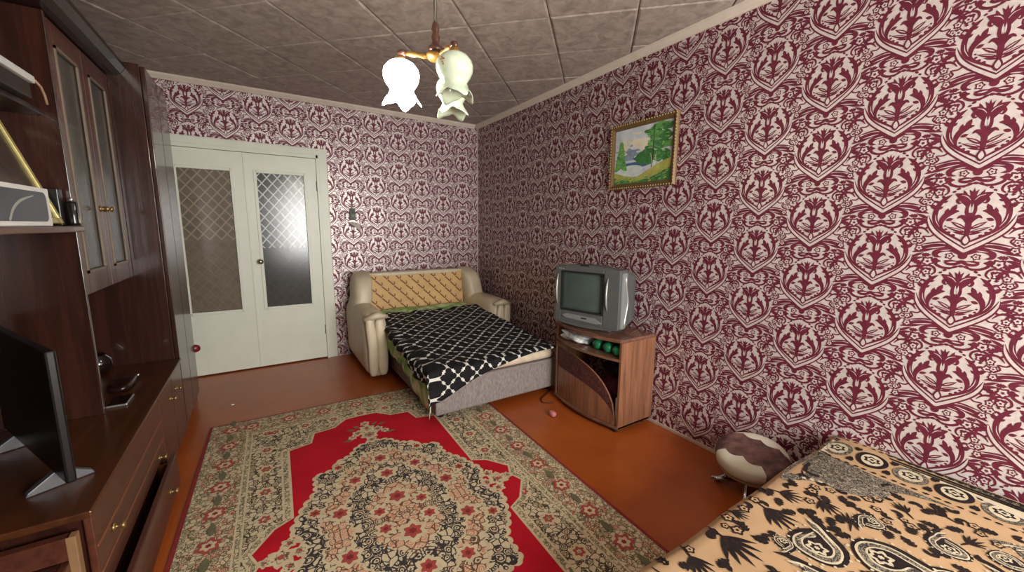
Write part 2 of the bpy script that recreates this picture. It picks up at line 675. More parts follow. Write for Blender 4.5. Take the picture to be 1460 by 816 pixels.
# ceiling with foam tiles laid diagonally
def ceiling():
    t = NT('ceiling_foam_tile')
    v = t.mapping(t.co(), (1, 1, 1))
    n1 = t.noise(v, 14.0, 5.0, .6, .8)
    n2 = t.noise(v, 45.0, 3.0)
    c = t.ramp(n1, [(0.32, lin((146, 132, 124))), (0.66, lin((182, 170, 160)))])
    h = t.m('ADD', n1, t.m('MULTIPLY', n2, .35))
    t.bump(h, .55, .006)
    tm = t.fin(c, .55, 0, .35)
    slab = struct('ceiling', MB().box(XL - .1, XR + .1, YF - .1, YB + .12, ZC, ZC + .1), M('ceiling_base', (110, 100, 94), .8))
    s0, d0, ps, pd = 3.346, -0.448, 0.64, 0.675

    def clip(poly, ax, lim, keep_less):
        out = []
        for i in range(len(poly)):
            a, b = poly[i], poly[(i + 1) % len(poly)]
            ina = (a[ax] <= lim) if keep_less else (a[ax] >= lim)
            inb = (b[ax] <= lim) if keep_less else (b[ax] >= lim)
            if ina:
                out.append(a)
            if ina != inb:
                f = (lim - a[ax]) / (b[ax] - a[ax])
                out.append((a[0] + f * (b[0] - a[0]), a[1] + f * (b[1] - a[1])))
        return out

    for i in range(-9, 9):
        for j in range(-9, 9):
            s, dd = s0 + i * ps, d0 + j * pd
            cs = [(s, dd), (s + ps, dd), (s + ps, dd + pd), (s, dd + pd)]
            poly = [((a + b) / 2, (a - b) / 2) for a, b in cs]
            cx = sum(p[0] for p in poly) / 4
            cy = sum(p[1] for p in poly) / 4
            g = .0022
            poly = [(p[0] - math.copysign(g, p[0] - cx), p[1] - math.copysign(g, p[1] - cy)) for p in poly]
            for ax, lim, kl in ((0, XL + .01, False), (0, XR - .005, True), (1, YF + .01, False), (1, YB - .005, True)):
                poly = clip(poly, ax, lim, kl)
                if len(poly) < 3:
                    break
            if len(poly) < 3:
                continue
            ar = sum(poly[k][0] * poly[(k + 1) % len(poly)][1] - poly[(k + 1) % len(poly)][0] * poly[k][1] for k in range(len(poly))) / 2
            if abs(ar) < .004:
                continue
            if ar < 0:
                poly = poly[::-1]
            cx = sum(p[0] for p in poly) / len(poly)
            cy = sum(p[1] for p in poly) / len(poly)
            n = len(poly)
            sc = .955
            zz = ZC - .007
            tilt = random.uniform(-.0015, .0015)
            vs = [(p[0], p[1], ZC) for p in poly] + [(p[0], p[1], ZC - .003) for p in poly] + \
                 [(cx + (p[0] - cx) * sc, cy + (p[1] - cy) * sc, zz + tilt) for p in poly]
            fs = [tuple(range(n))]
            for k in range(n):
                q = (k + 1) % n
                fs.append((k, n + k, n + q, q))
                fs.append((n + k, 2 * n + k, 2 * n + q, n + q))
            fs.append(tuple(range(3 * n - 1, 2 * n - 1, -1)))
            MB().add(vs, fs).build('ceiling_tile', tm, slab)


ceiling()

TRIM = M('trim_cream', (206, 194, 180), .6, var=.05)
prof = [(0, 0), (.0, -.042), (.012, -.042), (.02, -.03), (.034, -.014), (.04, 0)]
ZT = ZC - .0075
struct('trim_1', MB().prism([(XR - a, ZT + b) for a, b in prof], YF + .01, YB - .001, 'y'), TRIM)
struct('trim_2', MB().prism([(YB - a, ZT + b) for a, b in prof], XL + .01, XR - .04, 'x'), TRIM)
struct('baseboard_right', MB().box(XR - .012, XR - .001, YF, YB - .02, 0.0, .022), M('baseboard_cream', (196, 176, 160), .6), bevel=.003)


# door ------------------------------------------------------------------
def pane_mat(name, glass, line, line2, zsplit, rough):
    t = NT(name)
    co = t.co()
    sx = t.n('ShaderNodeSeparateXYZ')
    t.l(co, sx.inputs[0])
    x, z = sx.outputs[0], sx.outputs[2]
    p = 0.082
    def stripe(a):
        f = t.m('FRACT', t.m('DIVIDE', a, p))
        return t.m('LESS_THAN', t.m('ABSOLUTE', t.m('SUBTRACT', f, .5)), .075)
    zz = t.m('MULTIPLY', z, .82)
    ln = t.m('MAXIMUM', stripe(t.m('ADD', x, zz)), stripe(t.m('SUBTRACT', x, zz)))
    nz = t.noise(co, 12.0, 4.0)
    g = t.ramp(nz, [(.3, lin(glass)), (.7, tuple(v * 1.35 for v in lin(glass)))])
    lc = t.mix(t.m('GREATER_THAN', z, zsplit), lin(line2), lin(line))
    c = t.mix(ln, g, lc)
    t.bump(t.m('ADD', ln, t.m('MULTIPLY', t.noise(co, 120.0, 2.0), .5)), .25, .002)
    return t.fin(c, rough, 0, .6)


def door():
    WHITE = M('door_paint', (222, 226, 210), .38, var=.035, scale=6, bump=.05)
    root = thing('door_1', None, None, (-.08, YB, 0))
    root['kind'] = 'structure'
    mb = MB()
    for a in ((DOOR[0], OP[0] + .012, 0, DOOR[2]), (OP[1] - .012, DOOR[1], 0, DOOR[2]), (OP[0], OP[1], OP[2] - .012, DOOR[2])):
        mb.box(a[0], a[1], YB - .024, YB + .12, a[2], a[3])
    mb.build('door_frame', WHITE, root, bevel=.006)
    mb = MB()
    for a in ((OP[1] - .012, OP[1] + .016, .0, OP[2] + .02), (OP[0] - .016, OP[0] + .012, .0, OP[2] + .02), (OP[0] - .01, OP[1] + .01, OP[2] - .012, OP[2] + .02)):
        mb.box(a[0], a[1], YB - .03, YB - .022, a[2], a[3])
    mb.build('stop_moulding', WHITE, root, bevel=.003)
    y0, y1 = YB - .012, YB + .03
    P1 = pane_mat('pane_lattice_bright', (58, 62, 60), (196, 204, 202), (70, 74, 74), .0 + 1.12, .16)  # right pane: light from behind painted in as paler upper lattice lines
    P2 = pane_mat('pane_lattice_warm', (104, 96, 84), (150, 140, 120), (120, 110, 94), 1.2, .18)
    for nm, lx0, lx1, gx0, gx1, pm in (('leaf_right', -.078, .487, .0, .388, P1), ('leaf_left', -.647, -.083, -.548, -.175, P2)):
        mb = MB()
        z0, z1, g0, g1 = .012, 1.95, .565, 1.795
        mb.box(lx0, gx0, y0, y1, z0, z1)
        mb.box(gx1, lx1, y0, y1, z0, z1)
        mb.box(gx0, gx1, y0, y1, z0, g0)
        mb.box(gx0, gx1, y0, y1, g1, z1)
        leaf = mb.build('door_leaf', WHITE, root)
        b = .016
        mb = MB()
        for a in ((gx0 - b, gx0 + b * .6, g0 - b, g1 + b), (gx1 - b * .6, gx1 + b, g0 - b, g1 + b), (gx0, gx1, g0 - b, g0 + b * .6), (gx0, gx1, g1 - b * .6, g1 + b)):
            mb.box(a[0], a[1], y0 - .007, y0 + .004, a[2], a[3])
        mb.build('glazing_bead', WHITE, leaf, bevel=.003)
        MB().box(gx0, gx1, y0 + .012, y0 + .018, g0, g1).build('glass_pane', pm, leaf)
        hx = lx1 if nm == 'leaf_right' else lx0
        for hz in (.3, 1.7):
            MB().lathe([(.007, hz - .045), (.007, hz + .045)], (hx, y0 - .004, 0), 10).build('hinge', M('hinge_steel', (150, 150, 140), .4, .7), leaf)
        if nm == 'leaf_right':
            kb = MB()
            kb.lathe([(.024, 0), (.024, -.004), (.012, -.008), (.009, -.026), (.018, -.034), (.023, -.046), (.016, -.056), (.002, -.058)],
                     (-.016, y0, 1.0), 18, axis='y')
            kb.build('door_knob', M('knob_metal', (170, 160, 140), .25, .9), leaf)
    # astragal strip between the leaves
    MB().box(-.086, -.066, y0 - .006, y0 + .002, .012, 1.95).build('meeting_strip', WHITE, root, bevel=.002)


door()


# ================================================================== LAMP
def chandelier():
    H = (0.65, 1.6)
    root = thing('chandelier', 'three-arm ceiling lamp with tulip glass shades, one lit, on a rod', 'lamp', (H[0], H[1], 1.9))
    DW = wood('lamp_dark_wood', (58, 34, 26), (92, 58, 44), 'z', 2, .3)
    GOLD = M('lamp_gilt', (150, 108, 54), .4, .5, scale=60)
    ROD = M('lamp_rod', (92, 84, 70), .45, .5)
    mb = MB()
    mb.lathe([(.0065, 2.12), (.0065, 2.44)], (H[0], H[1], 0), 10)
    mb.build('rod', ROD, root)
    MB().lathe([(.004, 2.42), (.03, 2.43), (.05, 2.47), (.055, 2.492), (.002, 2.493)], (H[0], H[1], 0), 24).build('ceiling_cup', ROD, root)
    mb = MB().lathe([(.004, 2.14), (.012, 2.135), (.016, 2.115), (.012, 2.1), (.018, 2.085), (.014, 2.07), (.016, 2.055), (.03, 2.048),
                     (.034, 2.035), (.026, 2.025), (.004, 2.024)], (H[0], H[1], 0), 20)
    mb.build('turned_stem', DW, root)
    MB().lathe([(.004, 2.026), (.036, 2.022), (.04, 2.012), (.03, 2.0), (.012, 1.994), (.002, 1.992)], (H[0], H[1], 0), 20).build('hub', GOLD, root)
    LIT = emission('lit_glass_shade', (255, 248, 232), LAMP_STRENGTH)
    OPAL = NT('opal_glass')
    nz = OPAL.noise(OPAL.co(), 25.0)
    c = OPAL.ramp(nz, [(.3, lin((196, 214, 190))), (.7, lin((222, 232, 206)))])
    OPAL.b.inputs['Subsurface Weight'].default_value = .5
    OPAL.b.inputs['Subsurface Radius'].default_value = (.03, .03, .025)
    OPAL = OPAL.fin(c, .18, 0, .6, .4)
    arms = [((-.927, .376), True), ((.789, .615), False), ((.138, -.991), False)]
    L = .138
    for (dx, dy), lit in arms:
        def P(r, z):
            return (H[0] + dx * r, H[1] + dy * r, z)
        arm = MB().tube([P(.03, 2.01), P(.05, 2.011), P(.07, 2.013), P(.09, 2.014), P(.105, 2.015), P(.12, 2.015)],
                        [.007, .011, .008, .012, .009, .007], 12).build('arm', GOLD, root)
        MB().tube([P(.116, 2.015), P(.13, 2.017), P(L + .004, 2.012), P(L + .012, 2.005)], [.009, .014, .014, .006], 12).build('arm_end', DW, arm)
        c = P(L, 0)
        MB().lathe([(.004, 2.008), (.012, 2.006), (.02, 1.992), (.022, 1.978), (.004, 1.977)], (c[0], c[1], 0), 18).build('lamp_cap', GOLD, arm)
        ph = math.atan2(dy, dx)

        def wob(k, a, r, z):
            if k >= 9:
                q = (k - 8) / 4.0
                w = math.cos(4 * (a - ph) + .6) + .35 * math.cos(8 * (a - ph))
                return r * (1 + .11 * q * w), z - .013 * q * q * w
            return r, z
        pr = [(.016, 1.985), (.03, 1.982), (.048, 1.968), (.062, 1.945), (.067, 1.92), (.064, 1.895), (.056, 1.872), (.047, 1.855), (.043, 1.845),
              (.043, 1.834), (.049, 1.817), (.057, 1.80), (.066, 1.785)]
        pr = [(r * 1.04, 1.985 + (z - 1.985) * .77) for r, z in pr]
        sh = MB().lathe(pr, (c[0], c[1], 0), 40, wob=wob, caps=False)
        sh = sh.build('glass_shade', LIT if lit else OPAL, root, solid=.003)
        if lit:
            sh['label'] = 'glowing white glass shade'
        else:
            fl = Draw()
            mbf = MB()
            for a0, zz in ((2.3, 1.925), (2.42, 1.915), (2.36, 1.935), (2.5, 1.927), (2.45, 1.905)):
                aa = a0 + 1.2
                mbf.pillow((c[0] + .069 * math.cos(aa), c[1] + .069 * math.sin(aa), 1.985 + (zz - 1.985) * .77), (.0045, .0045, .0035), 1, 1, 8, 6)
            mbf.build('painted_flower', M('flower_print', (150, 96, 60), .5), sh)


chandelier()


# ================================================================== PAINTING, SWITCH
def painting():
    y0, y1, z0, z1 = 1.56, 2.102, 1.607, 2.05
    root = thing('landscape_painting', 'gilt-framed painting of mountain, lake and green trees on the patterned wall', 'painting', (XR, (y0 + y1) / 2, z0))
    G = M('frame_gilt', (112, 88, 56), .45, .15, scale=50, bump=.2)
    fw = .038
    pr = [(0, .0), (0, .012), (.008, .026), (.02, .022), (.03, .014), (fw, .010), (fw, .0)]
    # mitred bars: each bar a loft of the profile (inset, height off wall)
    cor = [(y0, z0), (y1, z0), (y1, z1), (y0, z1)]
    sg = [(1, 1), (-1, 1), (-1, -1), (1, -1)]
    for i in range(4):
        j = (i + 1) % 4
        vs = [(XR - .004 - h, cor[q][0] + sg[q][0] * a, cor[q][1] + sg[q][1] * a) for q in (i, j) for a, h in pr]
        n = len(pr)
        fs = [(k, (k + 1) % n, n + (k + 1) % n, n + k) for k in range(n)] + [tuple(range(n)), tuple(range(2 * n - 1, n - 1, -1))]
        mb = MB().add(vs, fs)
        bar = mb.build('frame_bar', G, root)
        # carved beads along the bar
        a, b = cor[i], cor[j]
        ln = math.hypot(b[0] - a[0], b[1] - a[1])
        nb = int(ln / .02)
        mb = MB()
        for k in range(nb):
            f = (k + .5) / nb
            y, z = a[0] + (b[0] - a[0]) * f, a[1] + (b[1] - a[1]) * f
            iy, iz = ((0, sg[i][1]) if i % 2 == 0 else (sg[i][0] if i else 0, 0))
            if i % 2 == 0:
                y, z = y, z + sg[i][1] * .008
            else:
                y, z = y + (-.008 if i == 1 else .008), z
            mb.pillow((XR - .03, y, z), (.005, .0065 if i % 2 == 0 else .006, .006), 1, 1, 8, 5)
        mb.build('carved_beading', M('bead_gold', (168, 138, 86), .4, .2), bar)
    W, Hh = y1 - y0 - 2 * fw, z1 - z0 - 2 * fw
    d = Draw()
    # picture coordinates: x 0..1 from viewer's left (far end), y 0..1 up; mats listed below
    d.poly([(0, 0), (1, 0), (1, 1), (0, 1)], 0, 0)
    d.blob([(.05, .62), (.3, .58), (.6, .6), (.62, .75), (.4, .8), (.15, .8)], 1, 1)
    d.poly([(.12, .42), (.2, .58), (.27, .66), (.31, .73), (.37, .64), (.45, .6), (.54, .52), (.56, .42)], 2, 2)
    d.blob([(.05, .34), (.3, .38), (.6, .36), (.65, .3), (.4, .26), (.1, .27)], 3, 3)
    d.blob([(.12, .3), (.35, .33), (.52, .28), (.5, .2), (.3, .17), (.15, .21)], 4, 4)
    for x, y, r in ((.44, .44, .07), (.52, .48, .08), (.6, .5, .1), (.68, .46, .1), (.5, .38, .07), (.62, .38, .09), (.8, .44, .11), (.9, .42, .1)):
        d.blob([(x + r * (1 + .25 * math.sin(5 * a + x * 40)) * math.cos(a), y + .9 * r * (1 + .25 * math.cos(4 * a + y * 30)) * math.sin(a)) for a in [i * .785 for i in range(8)]], 5, 5)
    for y in range(9):
        wv = .02 + .013 * y
        yy = .74 - .055 * y
        d.leaf(.12 - wv, yy - .05, .14, yy + .05, .08, 6, 6)
        d.leaf(.12 + wv, yy - .05, .1, yy + .05, .08, 6, 6)
    for k, (x, y, r) in enumerate(((.72, .9, .09), (.82, .94, .1), (.93, .9, .09), (.66, .84, .07), (.6, .88, .05), (.78, .78, .1), (.9, .76, .1), (.7, .68, .09), (.84, .62, .12), (.94, .6, .09), (.62, .6, .05))):
        r2 = r
        d.blob([(min(.999, x + r2 * 1.2 * (1 + .28 * math.sin(5 * a + k)) * math.cos(a)), min(.999, y + .7 * r2 * (1 + .28 * math.cos(4 * a + k)) * math.sin(a))) for a in [i * .785 for i in range(8)]], 6 if k % 2 else 5, 7)
    pr_ = random.Random(21)
    for k in range(150):
        if k < 95:
            x, y = pr_.uniform(.5, .985), pr_.uniform(.36, .97)
            if x < .6 + .1 * abs(y - .6):
                continue
        else:
            x, y = pr_.gauss(.12, .035), pr_.uniform(.3, .66)
            if x < .02:
                continue
        d.ell(x, y, pr_.uniform(.012, .035), pr_.uniform(.008, .016), pr_.choice((5, 6, 6, 10, 11)), 7.5, 7, pr_.uniform(-.6, .6))
    for k in range(70):
        x = pr_.uniform(.02, .97)
        d.ell(x, pr_.uniform(.01, .1 + .16 * max(0, x - .4)), pr_.uniform(.015, .04), .01, pr_.choice((5, 6, 7, 7, 11)), 9.5, 6, .35)
    for k in range(24):
        d.ell(pr_.uniform(.03, .55), pr_.uniform(.45, .95), pr_.uniform(.03, .08), pr_.uniform(.012, .03), pr_.choice((0, 1, 1, 4)), 1.5, 9, pr_.uniform(-.2, .2))
    d.stroke([(.0, .17), (.2, .1), (.42, .06), (.6, .12), (.8, .22), (.999, .3)], [.1, .1, .1, .12, .14, .14], 7, 6)
    d.poly([(0, 0), (1, 0), (1, .24), (.8, .16), (.6, .06), (.4, .02), (.2, .06), (0, .13)], 5, 8)
    d.blob([(.55, .1), (.7, .17), (.95, .26), (.97, .2), (.75, .1), (.6, .05)], 7, 9)
    d.stroke([(.7, .98), (.705, .6), (.69, .24)], [.008, .018, .026], 8, 10)
    d.stroke([(.755, .5), (.75, .38), (.79, .27)], [.008, .014, .02], 9, 10)
    d.stroke([(.66, .48), (.69, .36), (.7, .22)], [.008, .014, .024], 9, 10)
    cm = [M('oil_sky', (206, 216, 222), .45, var=.2, scale=12), M('oil_cloud', (232, 226, 200), .45, var=.1), M('oil_mountain', (134, 152, 172), .45, var=.25, scale=30),
          M('oil_lake', (70, 104, 150), .4, var=.25), M('oil_foam', (206, 222, 214), .4), M('oil_green_dark', (66, 124, 66), .45, var=.35, scale=40),
          M('oil_green', (104, 166, 88), .45, var=.35, scale=40), M('oil_meadow', (176, 178, 92), .45, var=.25, scale=30), M('oil_trunk', (60, 78, 50), .5), M('oil_birch', (196, 196, 164), .5),
          M('oil_leaf_light', (150, 196, 112), .45, var=.3, scale=40), M('oil_leaf_mid', (92, 150, 96), .45, var=.3, scale=40)]
    mb = MB().box(XR - .012, XR - .004, y0 + fw * .9, y1 - fw * .9, z0 + fw * .9, z1 - fw * .9)
    for kk, (f, mi, la) in enumerate(zip(d.f, d.mi, d.la)):
        mb.add([(XR - .0122 - .00015 * la - 1e-6 * kk, y1 - fw - d.v[q][0] * W, z0 + fw + d.v[q][1] * Hh) for q in f], [tuple(range(len(f)))], mi)
    mb.build('canvas', cm, root)


painting()

root = thing('light_switch', 'small dark grey rectangular wall switch beside the white double door', 'switch', (.795, YB, 1.387))
MB().box(.767, .822, YB - .022, YB - .001, 1.387, 1.504).build('switch_body', M('switch_grey', (76, 80, 70), .5), root, bevel=.005)
MB().box(.781, .808, YB - .03, YB - .02, 1.41, 1.448).build('rocker', M('switch_rocker', (104, 108, 98), .45), root, bevel=.003)
MB().box(.781, .808, YB - .026, YB - .02, 1.455, 1.492).build('switch_plate', M('switch_dark', (54, 58, 52), .5), root, bevel=.002)


# ================================================================== RUG
def ornament(name, stops, scale, mir=True, dist=.5, rough=.95):
    t = NT(name)
    co = t.co()
    if mir:
        ab = t.n('ShaderNodeVectorMath', operation='ABSOLUTE')
        t.l(co, ab.inputs[0])
        co = ab.outputs[0]
    nz = t.n('ShaderNodeTexNoise')
    nz.inputs['Scale'].default_value = scale * .8
    nz.inputs['Detail'].default_value = 2
    t.l(co, nz.inputs['Vector'])
    va = t.n('ShaderNodeVectorMath', operation='MULTIPLY_ADD')
    t.l(nz.outputs[1], va.inputs[0])
    va.inputs[1].default_value = (dist / scale * 1.6,) * 3
    t.l(co, va.inputs[2])
    vo = t.n('ShaderNodeTexVoronoi', feature='F1')
    vo.inputs['Scale'].default_value = scale
    t.l(va.outputs[0], vo.inputs['Vector'])
    ve = t.n('ShaderNodeTexVoronoi', feature='DISTANCE_TO_EDGE')
    ve.inputs['Scale'].default_value = scale
    t.l(va.outputs[0], ve.inputs['Vector'])
    sp = t.n('ShaderNodeSeparateColor')
    t.l(vo.outputs['Color'], sp.inputs[0])
    cellc = t.ramp(sp.outputs[0], stops, 'CONSTANT')
    wv = t.m('FRACT', t.m('MULTIPLY', vo.outputs['Distance'], 3.4))
    ring = t.m('GREATER_THAN', wv, .55)
    c = t.mix(ring, cellc, stops[-1][1])
    edge = t.m('LESS_THAN', ve.outputs[0], .065)
    c = t.mix(edge, c, stops[0][1])
    pile = t.noise(t.co(), 420.0, 2.0)
    c = t.mix(t.m('MULTIPLY', pile, .2), c, tuple(v * .5 for v in stops[-1][1]))
    t.bump(pile, .5, .004)
    MATS[name] = t.fin(c, rough, 0, .15)
    return MATS[name]


def rug():
    cx, cy = .475, 1.65
    root = tag(MB().box(-.885, .885, -1.41, 1.41, 0, .006).build('rug', M('rug_edge_red', (150, 26, 30), .95, bump=.5), None),
               'red oriental rug with beige floral border and central medallion on the floor', 'rug')
    # one mesh: rebuild with all the woven zones
    bpy.data.objects.remove(root, do_unlink=True)
    d = Draw()

    def rect(a, b, mat, la):
        d.poly([(-a, -b), (a, -b), (a, b), (-a, b)], mat, la)

    def quad(q, mat, la, grow=0.0):
        full = [(u, w) for u, w in q] + [(u, -w) for u, w in q[::-1] if w > 1e-6]
        full = full + [(-u, w) for u, w in full[::-1] if u > 1e-6]
        if grow:
            out = []
            n = len(full)
            for i in range(n):
                x, y = full[i]
                x0, y0 = full[i - 1]
                x1, y1 = full[(i + 1) % n]
                tx, ty = x1 - x0, y1 - y0
                dd = math.hypot(tx, ty) or 1
                out.append((x - ty / dd * grow, y + tx / dd * grow))
            full = out
        if la >= 11:
            full = scallop(full)
        d.poly(full[::-1], mat, la)

    def scallop(full, amp=.014, wl=.05):
        out = []
        n = len(full)
        for i in range(n):
            x0, y0 = full[i]
            x1, y1 = full[(i + 1) % n]
            L = math.hypot(x1 - x0, y1 - y0)
            k = max(1, int(round(L / wl)))
            nx, ny = (y1 - y0) / (L or 1), -(x1 - x0) / (L or 1)
            for j in range(k):
                for q, h in ((0, 0), (.25, .8), (.5, 1), (.75, .8)):
                    f = (j + q) / k
                    out.append((x0 + (x1 - x0) * f - nx * h * amp, y0 + (y1 - y0) * f - ny * h * amp))
        return out
    rect(.868, 1.40, 1, 1)
    rect(.845, 1.378, 2, 2)
    rect(.672, 1.205, 3, 3)
    rect(.664, 1.197, 4, 4)
    rect(.645, 1.178, 3, 5)
    rect(.637, 1.17, 5, 6)
    field = [(0, 1.09), (.1, 1.085), (.18, 1.0), (.30, .985), (.325, .87), (.445, .84), (.445, .22), (.52, .18), (.6, .07), (.57, 0)]
    quad(field, 3, 7, .045)
    quad(field, 4, 8, .036)
    quad(field, 3, 9, .012)
    quad(field, 0, 10)
    med = [(0, .70), (.08, .675), (.13, .6), (.21, .565), (.235, .5), (.32, .49), (.325, .36), (.385, .27), (.44, .13), (.39, 0)]
    quad(med, 3, 11, .02)
    quad(med, 6, 12)
    med2 = [(0, .6), (.07, .57), (.12, .49), (.2, .44), (.24, .33), (.3, .22), (.34, .08), (.3, 0)]
    quad(med2, 3, 13, .012)
    quad(med2, 7, 14)
    med3 = [(0, .44), (.08, .40), (.12, .30), (.19, .24), (.24, .12), (.2, 0)]
    quad(med3, 3, 15, .012)
    quad(med3, 6, 16)
    med4 = [(0, .26), (.07, .21), (.13, .13), (.15, .05), (.13, 0)]
    quad(med4, 7, 17)
    for sgn in (1, -1):
        for u, w, r in ((0, .96, .028), (0, .885, .045), (.06, .85, .034), (-.06, .85, .034), (0, .80, .05), (.1, .81, .024), (-.1, .81, .024), (0, .735, .03)):
            d.flower(u, w * sgn, r, (3, 8, 9), 11, .3, 6)
        for u, w, a0 in ((.04, .92, .9), (-.04, .92, 2.2), (.1, .78, .1), (-.1, .78, 3.0), (.07, .9, .5), (-.07, .9, 2.6)):
            d.leaf(u, w * sgn, u + .06 * math.cos(a0), (w + .04 * math.sin(a0)) * sgn, .024, 11, 10.5)
        for u, w, r in ((.5, 0, .05), (.47, .065, .03), (.47, -.065, .03), (.555, 0, .025), (.43, 0, .03)):
            d.flower(u * sgn, w, r, (3, 8, 9), 13, .3, 6)
        # blossoms in the medallion
        for u, w, r in ((.0, .5, .05), (.16, .36, .045), (.26, .14, .05), (.0, .34, .05), (.0, .13, .06), (.1, .06, .04), (.22, .52, .03), (.36, .2, .035)):
            for s2 in ((1, -1) if u else (1,)):
                d.flower(u * s2, w * sgn, r, (3, 9, 10), 18, .3, 6)
    # blossoms along the borders
    k = 0
    w = -1.29
    while w <= 1.3:
        for s2 in (1, -1):
            d.flower(s2 * .757, w, .042, (9, 3, 10), 18, .2 * k, 6)
            d.leaf(s2 * .757, w + .06, s2 * .757, w + .15, .035, 11, 18)
            if abs(w) < 1.1:
                d.flower(s2 * .56, w + .06, .038, (3, 9, 4), 6.5, .1 * k, 6)
        w += .215
        k += 1
    u = -.65
    while u <= .66:
        for s2 in (1, -1):
            d.flower(u, s2 * 1.29, .042, (9, 3, 10), 18, .2 * k, 6)
            d.flower(u * .8, s2 * 1.13, .038, (3, 9, 4), 6.5, .2 * k, 6)
        u += .2166
        k += 1
    red = NT('rug_field_red')
    pile = red.noise(red.co(), 420.0, 2.0)
    big = red.noise(red.co(), 5.0, 3.0)
    c = red.ramp(big, [(.3, lin((176, 20, 36))), (.7, lin((196, 28, 46)))])
    red.bump(pile, .5, .004)
    red = red.fin(c, .95, 0, .15)
    cream, olive, brown, rose, navy, salmon = (lin((216, 200, 166)), lin((108, 106, 78)), lin((96, 64, 50)), lin((168, 52, 56)), lin((38, 36, 46)), lin((214, 142, 112)))
    dk = lin((60, 52, 42))
    mats = [red,
            ornament('rug_outer_olive', [(0, olive), (.4, cream), (.7, brown), (.85, cream)], 60),
            ornament('rug_border', [(0, lin((112, 96, 70))), (.2, cream), (.45, rose), (.64, olive), (.74, cream)], 48),
            M('rug_cream', (206, 190, 154), .95, bump=.5),
            ornament('rug_guard', [(0, olive), (.3, cream), (.6, olive), (.8, cream)], 55),
            ornament('rug_inner_border', [(0, dk), (.15, cream), (.4, brown), (.55, cream), (.7, olive), (.8, cream)], 40),
            ornament('rug_medallion_dark', [(0, navy), (.35, cream), (.5, navy), (.68, brown), (.8, cream)], 30),
            ornament('rug_medallion_salmon', [(0, brown), (.15, salmon), (.5, cream), (.6, salmon), (.8, cream)], 32),
            ornament('rug_pendant', [(0, brown), (.3, cream), (.6, olive), (.7, rose), (.85, cream)], 60),
            M('rug_rose', (164, 70, 62), .95, bump=.5), M('rug_dark_red', (130, 34, 36), .95, bump=.5), M('rug_olive', (104, 102, 74), .95, bump=.5)]
    mb = MB().box(-.885, .885, -1.41, 1.41, 0, .006, 10)
    for kk, (f, mi, la) in enumerate(zip(d.f, d.mi, d.la)):
        mb.add([(d.v[q][0], d.v[q][1], .006 + .0002 * la + 1e-6 * kk) for q in f], [tuple(range(len(f)))], mi)
    # thin lift above the floor
    o = mb.build('rug', mats)
    o.location = (cx, cy, .0005)
    o.rotation_euler = (0, 0, R(-1.6))
    tag(o, 'red oriental rug with beige floral border and central medallion on the floor', 'rug')


rug()


# ================================================================== SOFA BED
SX0, SX1 = 0.68, 2.14
CREAM = M('leatherette_cream', (206, 192, 164), .42, var=.06, scale=10, bump=.06)


def bed_z(y):
    return .385 + .105 * max(0.0, min(1.0, (y - 2.6) / 1.3))


